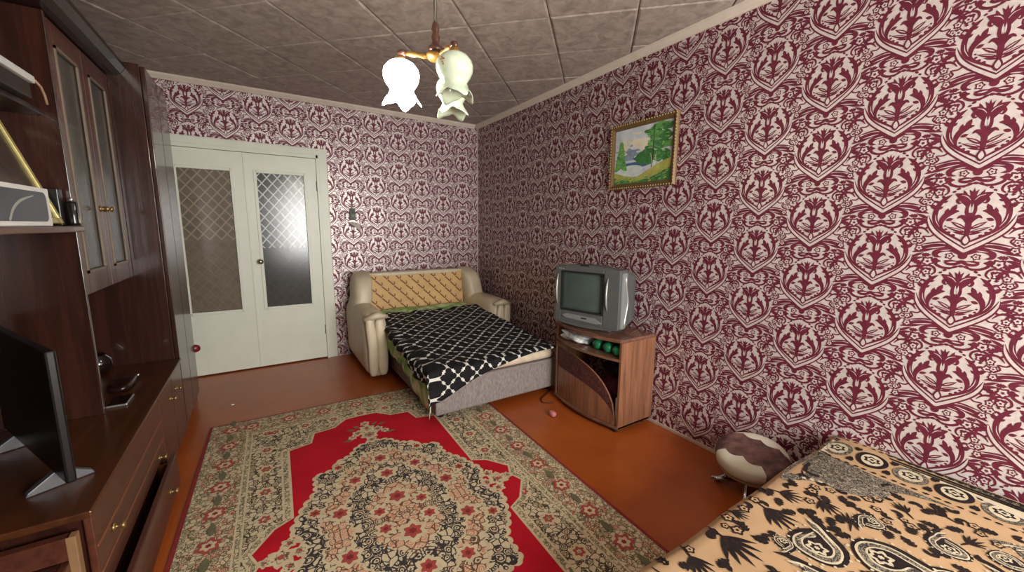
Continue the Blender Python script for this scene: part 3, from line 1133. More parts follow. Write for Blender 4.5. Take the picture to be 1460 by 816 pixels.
def sofa_bed():
    root = thing('sofa_bed', 'cream leatherette sofa pulled out as a bed in the room corner', 'sofa', (1.41, 3.3, 0))
    # armrests: lofted rolled arms
    for s, xi, xo in ((-1, .885, SX0), (1, 1.905, 2.135)):
        w = abs(xo - xi)
        st = [(3.335, .52, .30), (3.345, .72, .62), (3.375, .9, .88), (3.44, 1.0, .985), (3.6, 1.0, 1.0), (3.9, 1.0, 1.0), (4.12, 1.0, .99), (4.17, .98, .97)]
        mb = MB()
        n = 28
        vs = []
        for y, sw, sh in st:
            for k in range(n):
                a = 2 * math.pi * k / n
                ca, sa = math.cos(a), math.sin(a)
                x = math.copysign(abs(ca) ** .45, ca)
                z = math.copysign(abs(sa) ** (.8 if sa > 0 else .3), sa)
                top, bot = .605, .05
                zz = (.33 + (.275 if z > 0 else .28) * z)
                zz = bot + (zz - bot) * (1 if z < 0 else (.55 + .45 * sh))
                bulge = 1 + .12 * math.exp(-((zz - .5) / .12) ** 2)
                xx = (xi + xo) / 2 + w / 2 * x * sw * (bulge if x * s > 0 else 1)
                vs.append((xx, y, zz))
        fs = []
        for i in range(len(st) - 1):
            for k in range(n):
                j = (k + 1) % n
                fs.append((i * n + k, i * n + j, (i + 1) * n + j, (i + 1) * n + k))
        fs.append(tuple(range(n - 1, -1, -1)))
        fs.append(tuple((len(st) - 1) * n + k for k in range(n)))
        mb.add(vs, fs, 0, True)
        arm = mb.build('armrest', CREAM, root)
        # draped scroll panel on the arm front
        xc = (xi + xo) / 2
        mb = MB()
        def sc(p, q):
            return (p[0] + .02 * s * (q[2] > .2) * q[2], p[1] - .01 * math.cos(q[2] * 1.5), p[2])
        mb.pillow((xc + .035 * s * -1, 3.335, .3), (.045, .035, .25), .5, .8, 18, 18, fn=sc)
        mb.pillow((xc + .045 * s, 3.338, .31), (.04, .03, .26), .5, .8, 18, 18, fn=sc)
        mb.build('arm_front_fold', CREAM, arm)
        mb = MB().tube([(xc - .085 * s * -1 * -1, 3.345, .56), (xc, 3.315, .585), (xc + .1 * s, 3.34, .55)], [.018, .03, .02], 10)
        mb.build('arm_piping', CREAM, arm)
    # back side wings
    for x0, x1, s in ((.705, .885, -1), (1.89, 2.09, 1)):
        mb = MB()
        xc = (x0 + x1) / 2

        def sl(p, q, s=s):
            k = max(0, q[2])
            return (p[0] - s * .03 * k * k + (s * .03 if q[2] < 0 else 0), p[1] + .05 * k, p[2] - (.05 * max(0, -q[1]) * k))
        mb.pillow((xc, 4.0, .64), ((x1 - x0) / 2, .17, .235), .4, .55, 26, 18, fn=sl)
        mb.build('back_wing', CREAM, root)
    # back panel: tan board with brown hook print, cream top rail
    d = Draw()
    rows = 6
    for r in range(rows):
        for k in range(9):
            u = .885 + .125 * (k + (.5 if r % 2 else 0)) + .03
            z = .835 - .062 * r - .012
            if u > 1.86:
                continue
            d.stroke([(u - .042, z + .026), (u, z - .012), (u + .012, z - .024), (u + .026, z - .016), (u + .024, z + .004)], [.013, .013, .013, .012, .011], 1, 1, 2)
    mb = MB().box(.87, 1.90, 4.0, 4.05, .30, .845)
    for f, mi, la in zip(d.f, d.mi, d.la):
        mb.add([(d.v[q][0], 3.9994, d.v[q][1]) for q in f], [tuple(range(len(f)))], mi)
    mb.build('back_panel', [M('panel_tan', (208, 168, 112), .6, var=.1, scale=12), M('panel_hook_print', (124, 76, 36), .6)], root)
    mb = MB().pillow((1.385, 4.05, .845), (.53, .055, .024), .5, .35, 28, 10)
    mb.build('back_rail', CREAM, root)
    MB().box(.72, 2.08, 4.06, 4.19, .06, .82).build('back_frame', M('sofa_back_cloth', (120, 108, 92), .8), root, bevel=.03)
    # pulled-out section
    GREY = NT('grey_weave')
    v = GREY.mapping(GREY.co(), (260, 260, 40))
    nz = GREY.noise(v, 1.0, 3.0)
    c = GREY.ramp(nz, [(.3, lin((112, 104, 100))), (.7, lin((158, 148, 142)))])
    GREY.bump(nz, .3, .001)
    GREY = GREY.fin(c, .9, 0, .2)
    MB().box(.915, 1.975, 2.36, 3.98, .055, .29).build('bed_base', GREY, root, bevel=.012)
    mb = MB()
    mb.pillow((1.445, 3.14, .335), (.53, .78, .05), .35, .14, 60, 14,
              fn=lambda p, q: (p[0], p[1], p[2] + (bed_z(p[1]) - .385) * (1 if q[2] > -.2 else 0)))
    mb.build('mattress', M('mattress_ecru', (214, 196, 170), .8, bump=.1), root)
    for x in (.98, 1.91):
        for y in (2.44, 3.3):
            MB().lathe([(.022, .0115), (.026, .05), (.026, .054)], (x, y, 0), 14).build('bed_foot', M('foot_black', (24, 22, 22), .5), root)


sofa_bed()


def fold(s, r=.03):
    """signed distance over an edge at 0 -> (outward, drop)"""
    if s >= 0:
        return s, 0.0
    L = r * math.pi / 2
    if -s < L:
        a = -s / r
        return -r * math.sin(a), r * (1 - math.cos(a))
    return -r, r + (-s - L)


def uvmesh(o, uvs):
    me = o.data
    ly = me.uv_layers.new(name='UVMap')
    for lp in me.loops:
        ly.data[lp.index].uv = uvs[lp.vertex_index]


def cloth(name, mat, label, cat, lift, sfun, tfun, nu, nv, wrinkle, solid):
    X0, Y0 = .91, 2.355
    mb = MB()
    uvs = []

    def fn(a, b):
        t = tfun(a, b)
        s = sfun(a, t)
        uvs.append((s, t))
        ox, dx = fold(s)
        oy, dy = fold(t)
        x, y = X0 + ox, Y0 + oy
        drop = max(dx, dy) + .25 * min(dx, dy)
        z = bed_z(y) + lift - drop
        w = wrinkle(s, t)
        if s >= 0 and t >= 0:
            z += w
        else:
            if s < 0:
                x -= .012 + abs(w) * 1.4 + lift
            if t < 0:
                y -= .012 + abs(w) * 1.0 + lift
        return (x, y, max(z, .03))
    mb.grid(fn, nu, nv)
    o = mb.build(name, mat, None, solid=solid)
    uvmesh(o, uvs)
    return tag(o, label, cat)


def quatrefoil():
    t = NT('quatrefoil_cloth')
    uv = t.n('ShaderNodeUVMap').outputs[0]
    v = t.mapping(uv, (1 / .14, 1 / .14, 1), (0, 0, R(3)))
    sx = t.n('ShaderNodeSeparateXYZ')
    t.l(v, sx.inputs[0])

    def cell(off):
        def ax(o):
            return t.m('ABSOLUTE', t.m('SUBTRACT', t.m('FRACT', t.m('ADD', o, .5 + off + 20)), .5))
        x, y = ax(sx.outputs[0]), ax(sx.outputs[1])

        def ln(a, b):
            return t.m('SQRT', t.m('ADD', t.m('MULTIPLY', a, a), t.m('MULTIPLY', b, b)))
        d1 = t.m('SUBTRACT', ln(t.m('SUBTRACT', x, .268), y), .163)
        d2 = t.m('SUBTRACT', ln(x, t.m('SUBTRACT', y, .268)), .163)
        d3 = t.m('SUBTRACT', t.m('MAXIMUM', x, y), .23)
        return t.m('MINIMUM', t.m('MINIMUM', d1, d2), d3)
    d = t.m('MINIMUM', cell(0), cell(.5))
    white = t.m('GREATER_THAN', d, -.004)
    nz = t.noise(t.co(), 30.0, 3.0)
    blk = t.ramp(nz, [(.3, lin((14, 14, 16))), (.7, lin((26, 25, 27)))])
    c = t.mix(white, blk, lin((214, 212, 204)))
    t.bump(t.noise(t.co(), 300.0), .15, .001)
    return t.fin(c, .8, 0, .25)


def green_cloth():
    t = NT('green_sheet')
    n1 = t.noise(t.co(), 9.0, 3.0, .5, 1.0)
    c = t.ramp(n1, [(.35, lin((112, 170, 96))), (.5, lin((164, 206, 140))), (.62, lin((218, 226, 190)))])
    return t.fin(c, .75, 0, .3)


def wr(s, t):
    w = .004 * math.sin(17 * s + 5 * t) + .0035 * math.sin(23 * t - 9 * s + 1)
    k = max(0, (t - 1.15) / .4)                     # crumpled towards the head end
    w += k * (.016 * math.sin(31 * s + 12 * t) * math.sin(19 * t + 2) + .012 * math.cos(47 * s - 21 * t) + .012)
    if s < .15:
        w += .01 * math.sin(26 * t) * (1 - max(s, 0) / .15)
    return w


def wrg(s, t):
    return .004 * math.sin(13 * s + 7 * t) + (.01 * math.sin(17 * t) if s < .02 else 0)


cloth('green_bed_sheet', green_cloth(), 'pale green sheet hanging out from under the black and white throw', 'bed sheet', .006,
      lambda a, t: -(.17 + .06 * math.exp(-((t - .0) / .25) ** 2) + .05 * max(0, min(1, (1 - t) / 1.0)) + .012 * math.sin(9 * t)) * (1 - a) ** 1.0 + a * .97,
      lambda a, b: -(.27 * math.exp(-(a / .16) ** 2)) * (1 - b) ** 3 + 1.58 * b, 46, 60, wrg, .003)
cloth('quatrefoil_throw', quatrefoil(), 'black throw with white quatrefoil lattice spread over the pulled-out sofa', 'throw', .026,
      lambda a, t: -(.055 + .06 * math.exp(-((t + .02) / .3) ** 2) + .015 * math.sin(11 * t) + .02 * math.sin(5 * t)) * (1 - a) + a * 1.0,
      lambda a, b: -(.25 * (1 - a) ** 2.2 + .02) * (1 - b) ** 3 + .0 + (1.33 + .03 * math.sin(8 * a)) * b, 90, 110, wr, .004)


# ================================================================== TV STAND, CRT
def tv_stand():
    y0, y1, x0, x1, zt = 1.62, 2.27, 1.865, 2.2, .635
    root = thing('tv_stand', 'walnut laminate television stand with bowed top by the patterned wall', 'tv stand', (2.03, 1.945, 0))
    WOOD = wood('stand_walnut', (104, 66, 46), (150, 102, 74), 'z', 1.2, .4, .15)
    TOPM = wood('stand_top', (92, 60, 46), (134, 94, 74), 'y', 1.0, .25, .4)

    def bow(d, n=14):
        return [(x0 - d * math.sin(math.pi * k / n), y0 + (y1 - y0) * k / n) for k in range(n + 1)]
    MB().prism(bow(.075)[::-1] + [(x1, y0), (x1, y1)][::1], zt - .022, zt, 'z').build('top_board', TOPM, root, bevel=.004)
    for yy in (y0, y1 - .018):
        MB().box(x0 + .004, x1, yy, yy + .018, .03, zt - .022).build('side_panel', WOOD, root, bevel=.0015)
    MB().prism(bow(.06)[::-1] + [(x1 - .02, y0 + .018), (x1 - .02, y1 - .018)], .488, .505, 'z').build('shelf', TOPM, root, bevel=.003)
    MB().prism(bow(.05)[::-1] + [(x1 - .02, y0), (x1 - .02, y1)], .03, .048, 'z').build('bottom_board', TOPM, root, bevel=.003)
    MB().box(x1 - .01, x1 - .004, y0 + .018, y1 - .2, .05, .3).build('rear_panel', WOOD, root)
    # arched bowed front panel of the lower bay
    n, k2 = 22, 10
    FILM = ornament('patterned_film', [(0, lin((70, 40, 36))), (.4, lin((112, 70, 62))), (.7, lin((92, 54, 50)))], 60, False, .8, .5)
    mb = MB()
    yA, yB = y0 + .03, y1 - .03

    def pt(u, v, off):
        y = yB + (yA - yB) * u
        ht = .052 + .39 * math.sqrt(max(0.0, 1 - abs(u * 1.0) ** 2.6)) if u > 0 else .442
        ht = .052 + .38 * (max(0.0, 1 - u ** 3.2)) ** .5
        x = x0 - .045 * math.sin(math.pi * (y - y0) / (y1 - y0)) + .012 + off
        return (x, y, .05 + (ht - .05) * v)
    for off in (0, .012):
        for j in range(k2):
            vs = []
            for v in (j / k2, (j + 1) / k2):
                vs += [pt(i / n, v, off) for i in range(n + 1)]
            mb.add(vs, [(i, i + 1, n + 2 + i, n + 1 + i) for i in range(n)], 1 if j >= 6 else 0, True)
    vs = [pt(i / n, 1, 0) for i in range(n + 1)] + [pt(i / n, 1, .012) for i in range(n + 1)]
    mb.add(vs, [(i, i + 1, n + 2 + i, n + 1 + i) for i in range(n)], 0, True)
    mb.build('front_panel', [WOOD, FILM], root)
    for yy in (y0 + .05, y1 - .05):
        for xx in (x0 + .03, x1 - .05):
            MB().lathe([(.004, .0), (.02, .0), (.022, .01), (.02, .03), (.004, .03)], (xx, yy, 0), 14).build('caster', M('caster_black', (26, 22, 22), .35), root)


tv_stand()


def crt():
    zb = .636
    bl, br = Vector((1.80, 2.19)), Vector((1.936, 1.73))
    ang = math.atan2((br - bl).y, (br - bl).x)          # local x runs along the front, viewer's left to right
    w, h = (br - bl).length, .44
    root = thing('crt_television', 'grey tube television with silver side grips standing on the walnut stand', 'television', ((bl.x + br.x) / 2, (bl.y + br.y) / 2, zb), ang)
    # local: x across, y into the set (depth), z up
    G = M('tv_plastic', (84, 86, 84), .5, var=.05, scale=30, bump=.06)
    G2 = M('tv_plastic_light', (122, 126, 126), .42, var=.05)
    S = M('tv_silver', (176, 176, 170), .35, .5, var=.05)
    a = w / 2 + .012
    # front bezel with rounded bulging face and screen opening
    sx0, sx1, sz0, sz1 = -a + .055, a - .115, .115, h - .045
    mb = MB()
    ys = -.012
    mb.box(-a, sx0, ys, .09, .03, h - .012)
    mb.box(sx1, a, ys, .09, .03, h - .012)
    mb.box(sx0, sx1, ys, .09, .03, sz0)
    mb.box(sx0, sx1, ys, .09, sz1, h - .012)
    mb.build('front_bezel', G, root, local=True, bevel=.006)
    mb = MB().prism([(-a, h - .02)] + [(-a + 2 * a * k / 10, h - .016 + .022 * math.sin(math.pi * k / 10)) for k in range(11)] + [(a, h - .02)], -.006, .09, 'y')
    mb.build('bezel_crown', G, root, local=True, bevel=.003)
    mb = MB().prism([(-a + .012, .034)] + [(-a + .012 + 2 * (a - .012) * k / 10, .03 - .022 * math.sin(math.pi * k / 10)) for k in range(11)] + [(a - .012, .034)], -.02, .08, 'y')
    mb.build('bezel_chin', G, root, local=True, bevel=.003)
    # screen
    GL = NT('crt_glass')
    nz = GL.noise(GL.co(), 8.0)
    c = GL.ramp(nz, [(.3, lin((70, 82, 76))), (.7, lin((80, 92, 86)))])
    GL = GL.fin(c, .12, 0, .6)
    mb = MB().grid(lambda u, v: (sx0 + (sx1 - sx0) * u, .012 - .018 * (1 - (2 * u - 1) ** 2) * (1 - (2 * v - 1) ** 2) ** .5, sz0 + (sz1 - sz0) * v), 24, 20)
    mb.build('screen', GL, root, local=True)
    mb = MB()
    BK = M('tv_rim', (34, 36, 36), .4)
    for b in ((sx0 - .003, sx0 + .008, sz0, sz1), (sx1 - .008, sx1 + .003, sz0, sz1), (sx0, sx1, sz0 - .003, sz0 + .008), (sx0, sx1, sz1 - .008, sz1 + .003)):
        mb.box(b[0], b[1], -.014, .012, b[2], b[3])
    mb.build('screen_rim', BK, root, local=True)
    # silver grips each side of the screen
    for gx in (-a + .026, a - .085):
        mb = MB().tube([(gx, -.012, .15), (gx - .003, -.022, .2), (gx - .004, -.026, .26), (gx - .003, -.022, .32), (gx, -.012, .37)], [.003, .007, .008, .007, .003], 10)
        mb.build('silver_grip', S, root, local=True)
    # control flap
    mb = MB().prism([(sx0 + .01, .078), (sx0 + .05, .092), (sx1 - .06, .088), (sx1 + .0, .058), (sx1 - .04, .048), (sx0 + .04, .06)], -.02, -.008, 'y')
    mb.build('control_flap', G2, root, local=True, bevel=.003)
    MB().box(-.02, .02, -.023, -.018, .072, .08).build('control_button', BK, root, local=True)
    MB().box(-a + .03, -a + .075, -.014, -.01, h - .032, h - .026).build('badge', S, root, local=True)
    MB().box(-.05, .02, -.01, .03, h - .004, h + .009).build('top_slot', BK, root, local=True, bevel=.003)
    # side cheek with wavy silver strip
    mb = MB().box(a - .03, a + .012, .02, .085, .03, h - .03)
    mb.build('side_cheek', G2, root, local=True, bevel=.012)
    pts = [(a + .013, .062 + .02 * math.sin(k / 12 * math.pi * 2 - 1.2), .05 + (h - .1) * k / 12) for k in range(13)]
    MB().tube(pts, .009, 8).build('wavy_strip', S, root, local=True)
    # tapered rear housing
    st = [(.09, 0.995, .035, h - .02), (.17, .97, .04, h - .03), (.19, .975, .05, h - .045), (.255, .95, .06, h - .05), (.268, .93, .07, h - .06)]
    vs = []
    for y, k, z0, z1 in st:
        q = a * k
        vs += [(-q, y, z0), (q, y, z0), (q, y, z1 - .02), (q - .02, y, z1), (-q + .02, y, z1), (-q, y, z1 - .02)]
    fs = []
    for i in range(len(st) - 1):
        for k in range(6):
            j = (k + 1) % 6
            fs.append((i * 6 + k, i * 6 + j, (i + 1) * 6 + j, (i + 1) * 6 + k))
    fs += [tuple(range(5, -1, -1)), tuple((len(st) - 1) * 6 + k for k in range(6))]
    mb = MB().add(vs, fs)
    mb.build('rear_housing', G, root, local=True, bevel=.006)
    for k in range(6):
        MB().box(a * .8 - .01, a * .8 + .03, .2 + .0, .204, .1, .1).v
    for k in range(5):
        z = h - .13 - .012 * k
        MB().box(a * .74, a * .84, .224, .229, z, z + .005).build('vent_slot', BK, root, local=True)
    MB().box(-a * .7, a * .7, .02, .24, 0, .04).build('foot_plinth', G, root, local=True, bevel=.006)


crt()

# things on the stand's shelves -------------------------------------------
for k, (y, lb) in enumerate(((1.69, 'green rounded bottle on the stand shelf, nearest the side panel'), (1.775, 'green rounded bottle on the stand shelf, middle of three'),
                             (1.87, 'green rounded bottle on the stand shelf, beside the silver bundle'))):
    root = thing('green_bottle', lb, 'bottle', (1.93, y, .506), 0, 'green bottles on the stand shelf')
    GR = M('green_plastic', (34, 128, 84), .3, var=.25, scale=25)
    MB().lathe([(.004, -.045), (.028, -.043), (.036, -.025), (.036, .02), (.03, .055), (.016, .075), (.012, .085), (.003, .086)][::-1], (0, 0, .037), 18,
               axis='x', mat=0).build('bottle_body', GR, root, local=True)
    MB().lathe([(.014, .084), (.014, .105), (.003, .106)], (0, 0, .037), 12, axis='x').build('cap', M('green_cap', (24, 96, 66), .4), root, local=True)
rng = random.Random(3)


def crumple(name, c, s, mat, label, cat, amp=.35, seed=1):
    ph = [random.Random(seed + i).uniform(0, 6.28) for i in range(6)]

    def fn(p, q):
        k = 1 + amp * (.4 * math.sin(7 * q[0] + ph[0] + 4 * q[1]) + .35 * math.sin(9 * q[1] + ph[1] - 5 * q[2]) + .3 * math.sin(8 * q[2] + ph[2] + 6 * q[0]))
        z = c[2] + (p[2] - c[2]) * k
        return (c[0] + (p[0] - c[0]) * k, c[1] + (p[1] - c[1]) * k, max(z, c[2] - s[2]))
    o = MB().pillow(c, s, .8, .8, 36, 22, fn=fn).build(name, mat, None, loc=(c[0], c[1], c[2] - s[2]))
    return tag(o, label, cat)


SILV = M('silver_bag', (206, 212, 210), .3, .3, var=.45, scale=40)
crumple('silver_bag', (1.92, 2.08, .506 + .045), (.085, .125, .045), SILV, 'crumpled silver plastic bag on the upper shelf of the stand', 'bag', .25, 5)
crumple('dark_red_cloth', (2.05, 1.83, .049 + .12), (.08, .085, .12), M('maroon_cloth', (92, 26, 44), .85, var=.5, scale=16), 'dark red folded cloth inside the lower bay of the stand', 'cloth', .2, 9)
crumple('navy_cloth', (2.07, 1.83, .315 + .04), (.075, .10, .04), M('navy_cloth', (36, 36, 46), .85, var=.4), 'dark navy cloth heaped above the red cloth in the stand', 'cloth', .2, 12)
root = thing('magazine_stack', 'pale magazines standing upright behind the stand side panel', 'magazines', (1.94, 1.665, .049))
for k in range(4):
    MB().box(1.88 + .003 * k, 2.05, 1.642 + .007 * k, 1.648 + .007 * k, .049, .25 - .008 * k).build('magazine', M('paper_pale%d' % (k % 2), (196 - 30 * (k % 2), 192 - 28 * (k % 2), 184 - 26 * (k % 2)), .5), root)
mb = MB().pillow((1.665, 2.04, .02), (.02, .028, .02), .7, .7, 14, 8)
tag(mb.build('pink_scrap', M('pink_plastic', (196, 120, 124), .6), None, loc=(1.665, 2.04, 0)), 'small pink scrap lying on the floor before the stand', 'scrap')
pts = [(1.95, 2.42, .005), (1.86, 2.36, .005), (1.77, 2.31, .005), (1.735, 2.26, .005), (1.76, 2.22, .005), (1.8, 2.20, .005)]
tag(MB().tube(Draw.spline(pts, 5), .004, 6).build('floor_cable', M('cable_dark', (60, 34, 26), .5), None), 'thin dark cable curling on the floor beside the sofa bed', 'cable')


# ================================================================== STOOL
def stool():
    root = thing('round_stool', 'low round stool with brown and white padded seat against the wall', 'stool', (2.03, .885, 0))
    n = Vector((-.20, -.02, .98)).normalized()
    c = Vector((2.035, .885, .185))
    rad, th = .165, .052
    q = Vector((0, 0, 1)).rotation_difference(n)
    t = NT('cow_print')
    co = t.co()
    sx = t.n('ShaderNodeSeparateXYZ')
    t.l(co, sx.inputs[0])
    xv, yv = sx.outputs[0], sx.outputs[1]
    # brown band with scalloped edges across the seat
    edge = t.m('MULTIPLY', t.m('ABSOLUTE', t.m('SINE', t.m('MULTIPLY', yv, 36.0))), .02)
    dd = t.m('ABSOLUTE', t.m('SUBTRACT', t.m('ADD', xv, edge), .0))
    band = t.m('LESS_THAN', dd, .085)
    nz = t.noise(co, 16.0, 3.0)
    brn = t.ramp(nz, [(.35, lin((72, 50, 46))), (.65, lin((128, 92, 84)))])
    seatm = t.fin(t.mix(band, lin((222, 216, 198)), brn), .5, 0, .4)

    def fn(p, s_):
        return tuple(c + q @ Vector(p))
    MB().pillow((0, 0, 0), (rad, rad, th), .6, 1.0, 40, 16, fn=fn).build('padded_seat', seatm, root)
    CH = M('chrome', (190, 190, 190), .15, 1.0, var=.03)
    ring = [tuple(c + q @ Vector((rad * .9 * math.cos(a), rad * .9 * math.sin(a), -.046))) for a in [2 * math.pi * i / 32 for i in range(33)]]
    MB().tube(ring, .009, 8).build('seat_rim', M('rim_beige', (150, 120, 84), .5), root)
    for ang in (115, 200, 290, 20):
        ca, sa = math.cos(R(ang)), math.sin(R(ang))
        top = c + q @ Vector((.09 * ca, .09 * sa, -.045))
        ft = Vector((c.x + .14 * ca, c.y + .14 * sa, .012))
        mid = Vector((c.x + .10 * ca, c.y + .10 * sa, .05))
        leg = MB().tube(Draw.spline([tuple(top), tuple(mid), tuple(ft)], 5), .0105, 10).build('leg', CH, root)
        MB().pillow((ft.x, ft.y, .012), (.014, .014, .012), .8, .8, 12, 8).build('leg_cap', M('cap_black', (20, 20, 20), .6), leg)
    MB().tube([(1.925, 1.02, .03), (1.985, .965, .03), (2.06, .9, .03)], .0105, 10).build('stretcher', CH, root)


stool()


# ================================================================== COUCH WITH BEDSPREAD
BX0, BX1, BY0, BY1, BZ = .78, 2.205, -1.3, .60, .385
root = thing('low_couch', 'low dark couch under the tan leaf-print bedspread', 'couch', ((BX0 + BX1) / 2, -.35, 0))
DKF = M('couch_dark_fabric', (52, 38, 32), .9, bump=.2)
MB().box(BX0 + .05, BX1 - .01, BY0 + .02, BY1 - .03, .05, .22).build('couch_base', DKF, root, bevel=.01)
MB().box(BX0 + .03, BX1 - .005, BY0, BY1 - .015, .222, BZ - .014).build('couch_mattress', M('couch_mattress', (96, 78, 62), .9), root, bevel=.02)
for x in (BX0 + .12, BX1 - .12):
    for y in (BY0 + .12, BY1 - .12):
        MB().box(x - .025, x + .025, y - .025, y + .025, .0115, .05).build('couch_foot', DKF, root)


def bedspread():
    def hz(x, y):
        return .006 * math.sin(6 * x + 2 * y) * math.sin(5 * y + 1) + .004 * math.sin(14 * x - 6 * y) + .012 * math.exp(-((x - 2.12) ** 2 + (y - .52) ** 2) / .01)

    def P(x, y, lift=0.0):
        s = BY1 - y
        oy, dy = fold(s, .02)
        s2 = x - BX0
        ox, dx = fold(s2, .02)
        return (BX0 + ox - (lift if s2 < 0 else 0), BY1 - oy + (lift if s < 0 else 0), BZ + (hz(x, y) + lift if (s >= 0 and s2 >= 0) else lift * .3 + hz(x, y)) - dy - dx)
    mb = MB()
    ya, yb = BY0, BY1 + .1
    xa, xb = BX0 - .12, BX1
    mb.grid(lambda u, v: P(xa + (xb - xa) * u, ya + (yb - ya) * v), 60, 76)
    d = Draw()
    rn = random.Random(11)
    BL, GRY, CRM, TAN = 1, 2, 3, 0

    keep = []

    def fan(x, y, r, ang, n=6, spread=1.5, mat=BL):
        keep.append((x + r * .45 * math.cos(ang), y + r * .45 * math.sin(ang), r * .62))
        for k in range(n):
            a = ang + spread * (k / (n - 1) - .5)
            rr = r * (1 - .25 * abs(k / (n - 1) - .5) * 2)
            d.leaf(x, y, x + rr * math.cos(a), y + rr * math.sin(a), r * .13, mat, 1)
        d.stroke([(x, y), (x - r * .5 * math.cos(ang), y - r * .5 * math.sin(ang))], [.008, .003], mat, 1)

    def paisley(x, y, r, ang, flip=1, base=BL):
        keep.append((x + r * .2 * math.cos(ang), y + r * .2 * math.sin(ang), r * .7))
        def T(u, v):
            v *= flip
            return (x + r * (u * math.cos(ang) - v * math.sin(ang)), y + r * (u * math.sin(ang) + v * math.cos(ang)))
        out = [(-.5, 0), (-.42, .35), (-.1, .5), (.25, .42), (.55, .22), (.8, .3), (.95, .5), (.9, .22), (.65, -.06), (.3, -.42), (-.15, -.48), (-.42, -.3)]
        pts = [T(*q) for q in out]
        if flip < 0:
            pts = pts[::-1]
        d.blob(pts[::-1] if False else pts, base, 2)

        def sc(k):
            return [T((u - .05) * k + .05 * 0, v * k) for u, v in out]
        for k, mt in ((.82, CRM), (.74, GRY), (.55, CRM), (.48, base)):
            q = sc(k)
            d.blob(q, mt, 3 + int((1 - k) * 12))
        for k in range(16):
            a = 2 * math.pi * k / 16
            u, v = T(.05 + .62 * .98 * math.cos(a), .5 * math.sin(a))
            d.ell(u, v, r * .03, r * .03, CRM, 6, 6)
        d.flower(*T(-.1, .0), r * .17, (CRM, base, CRM), 11, ang, 6)
    # wall-side border band
    lo, hi = 1.955, 2.2
    d.poly([(hi, -.9), (hi, .6), (lo, .6), (lo, -.9)], GRY, 1)
    d.poly([(2.128, -.9), (2.128, .598), (2.0, .598), (2.0, -.9)], CRM, 1.5)
    for xx, w in ((1.965, .02), (1.988, .008), (2.135, .01), (2.155, .016), (2.19, .008)):
        d.stroke([(xx, -.9), (xx, .595)], w, BL, 2, 1)
    yy = .56
    k = 0
    while yy > -.9:
        d.blob([(2.065 + .062 * math.cos(a), yy + .05 * math.sin(a)) for a in [i * .785 for i in range(8)]], BL if k % 2 else GRY, 2)
        d.blob([(2.065 + .044 * math.cos(a), yy + .034 * math.sin(a)) for a in [i * .785 for i in range(8)]], CRM, 3)
        d.flower(2.065, yy, .024, (BL, CRM, BL), 4, .3, 6)
        for s2 in (1, -1):
            d.leaf(2.0, yy + s2 * .05, 2.035, yy + s2 * .062, .02, BL, 2)
            d.leaf(2.13, yy + s2 * .05, 2.095, yy + s2 * .062, .02, BL, 2)
        for q in range(4):
            d.ell(1.976, yy - .03 * q, .006, .009, BL, 3, 6)
            d.ell(2.18, yy - .03 * q, .008, .008, BL, 3, 6)
        yy -= .115
        k += 1
    # grey scalloped edging and big paisleys
    d.blob([(1.955, .6), (1.62, .595), (1.7, .52), (1.73, .44), (1.80, .355), (1.9, .33), (1.94, .25), (1.955, .2), (1.957, .4)], GRY, 1, 4)
    for p in ([(1.93, .58), (1.75, .565), (1.79, .47), (1.86, .4), (1.94, .36)], [(1.94, .54), (1.83, .53), (1.87, .45), (1.94, .41)]):
        d.stroke(p, [.006, .02, .02, .01], BL, 3)
    for k in range(9):
        f = k / 8
        d.ell(1.69 + .12 * f, .545 - .17 * f, .008, .008, CRM, 3, 6)
    paisley(1.83, .415, .075, 2.2, 1, GRY)
    fan(1.72, .56, .05, 3.6, 5)
    paisley(1.36, .38, .15, .1, 1)
    paisley(1.47, .25, .16, -.9, -1)
    paisley(1.20, .28, .15, 1.0, 1)
    paisley(1.70, .17, .10, .7, -1)
    paisley(1.62, .03, .13, .2, 1)
    paisley(1.86, .0, .1, 1.2, 1, GRY)
    paisley(1.05, .38, .1, .6, -1)
    paisley(1.62, .33, .075, 2.6, 1)
    paisley(1.28, .44, .06, -2.4, -1)
    paisley(1.30, .12, .15, .3, -1)
    paisley(1.52, .12, .12, 2.2, 1)
    paisley(1.78, .06, .08, -1.9, 1)
    paisley(.92, .22, .14, .4, 1)
    for x, y, r, a in ((1.40, .55, .12, -1.75), (1.15, .56, .13, -1.7), (1.53, .56, .08, -1.2), (1.0, .57, .09, -1.9), (1.6, .46, .08, -2.2), (1.55, .36, .07, .3), (.87, .56, .08, -1.4),
                       (1.80, .28, .06, .8), (1.88, .2, .06, 1.2), (1.78, .14, .06, -.4), (1.28, .6, .06, -1.2), (1.02, .28, .08, -1)):
        fan(x, y, r, a)
    for _ in range(1500):
        x, y = rn.uniform(.80, 1.93), rn.uniform(-.35, .59)
        if x > 1.62 and y > .6 - (x - 1.62) * 1.1:
            continue
        if any(math.hypot(x - q[0], y - q[1]) < q[2] for q in keep):
            continue
        keep.append((x, y, .026))
        k = rn.random()
        a = rn.uniform(0, 6.28)
        if k < .5:
            d.leaf(x, y, x + .048 * math.cos(a), y + .048 * math.sin(a), .03, BL, 1, 1)
        elif k < .75:
            d.flower(x, y, rn.uniform(.012, .02), (BL, TAN, BL), 1, a, 5)
        else:
            d.leaf(x, y, x + .03 * math.cos(a), y + .03 * math.sin(a), .018, BL, 1)
            d.leaf(x, y, x + .03 * math.cos(a + 1.2), y + .03 * math.sin(a + 1.2), .016, BL, 1)
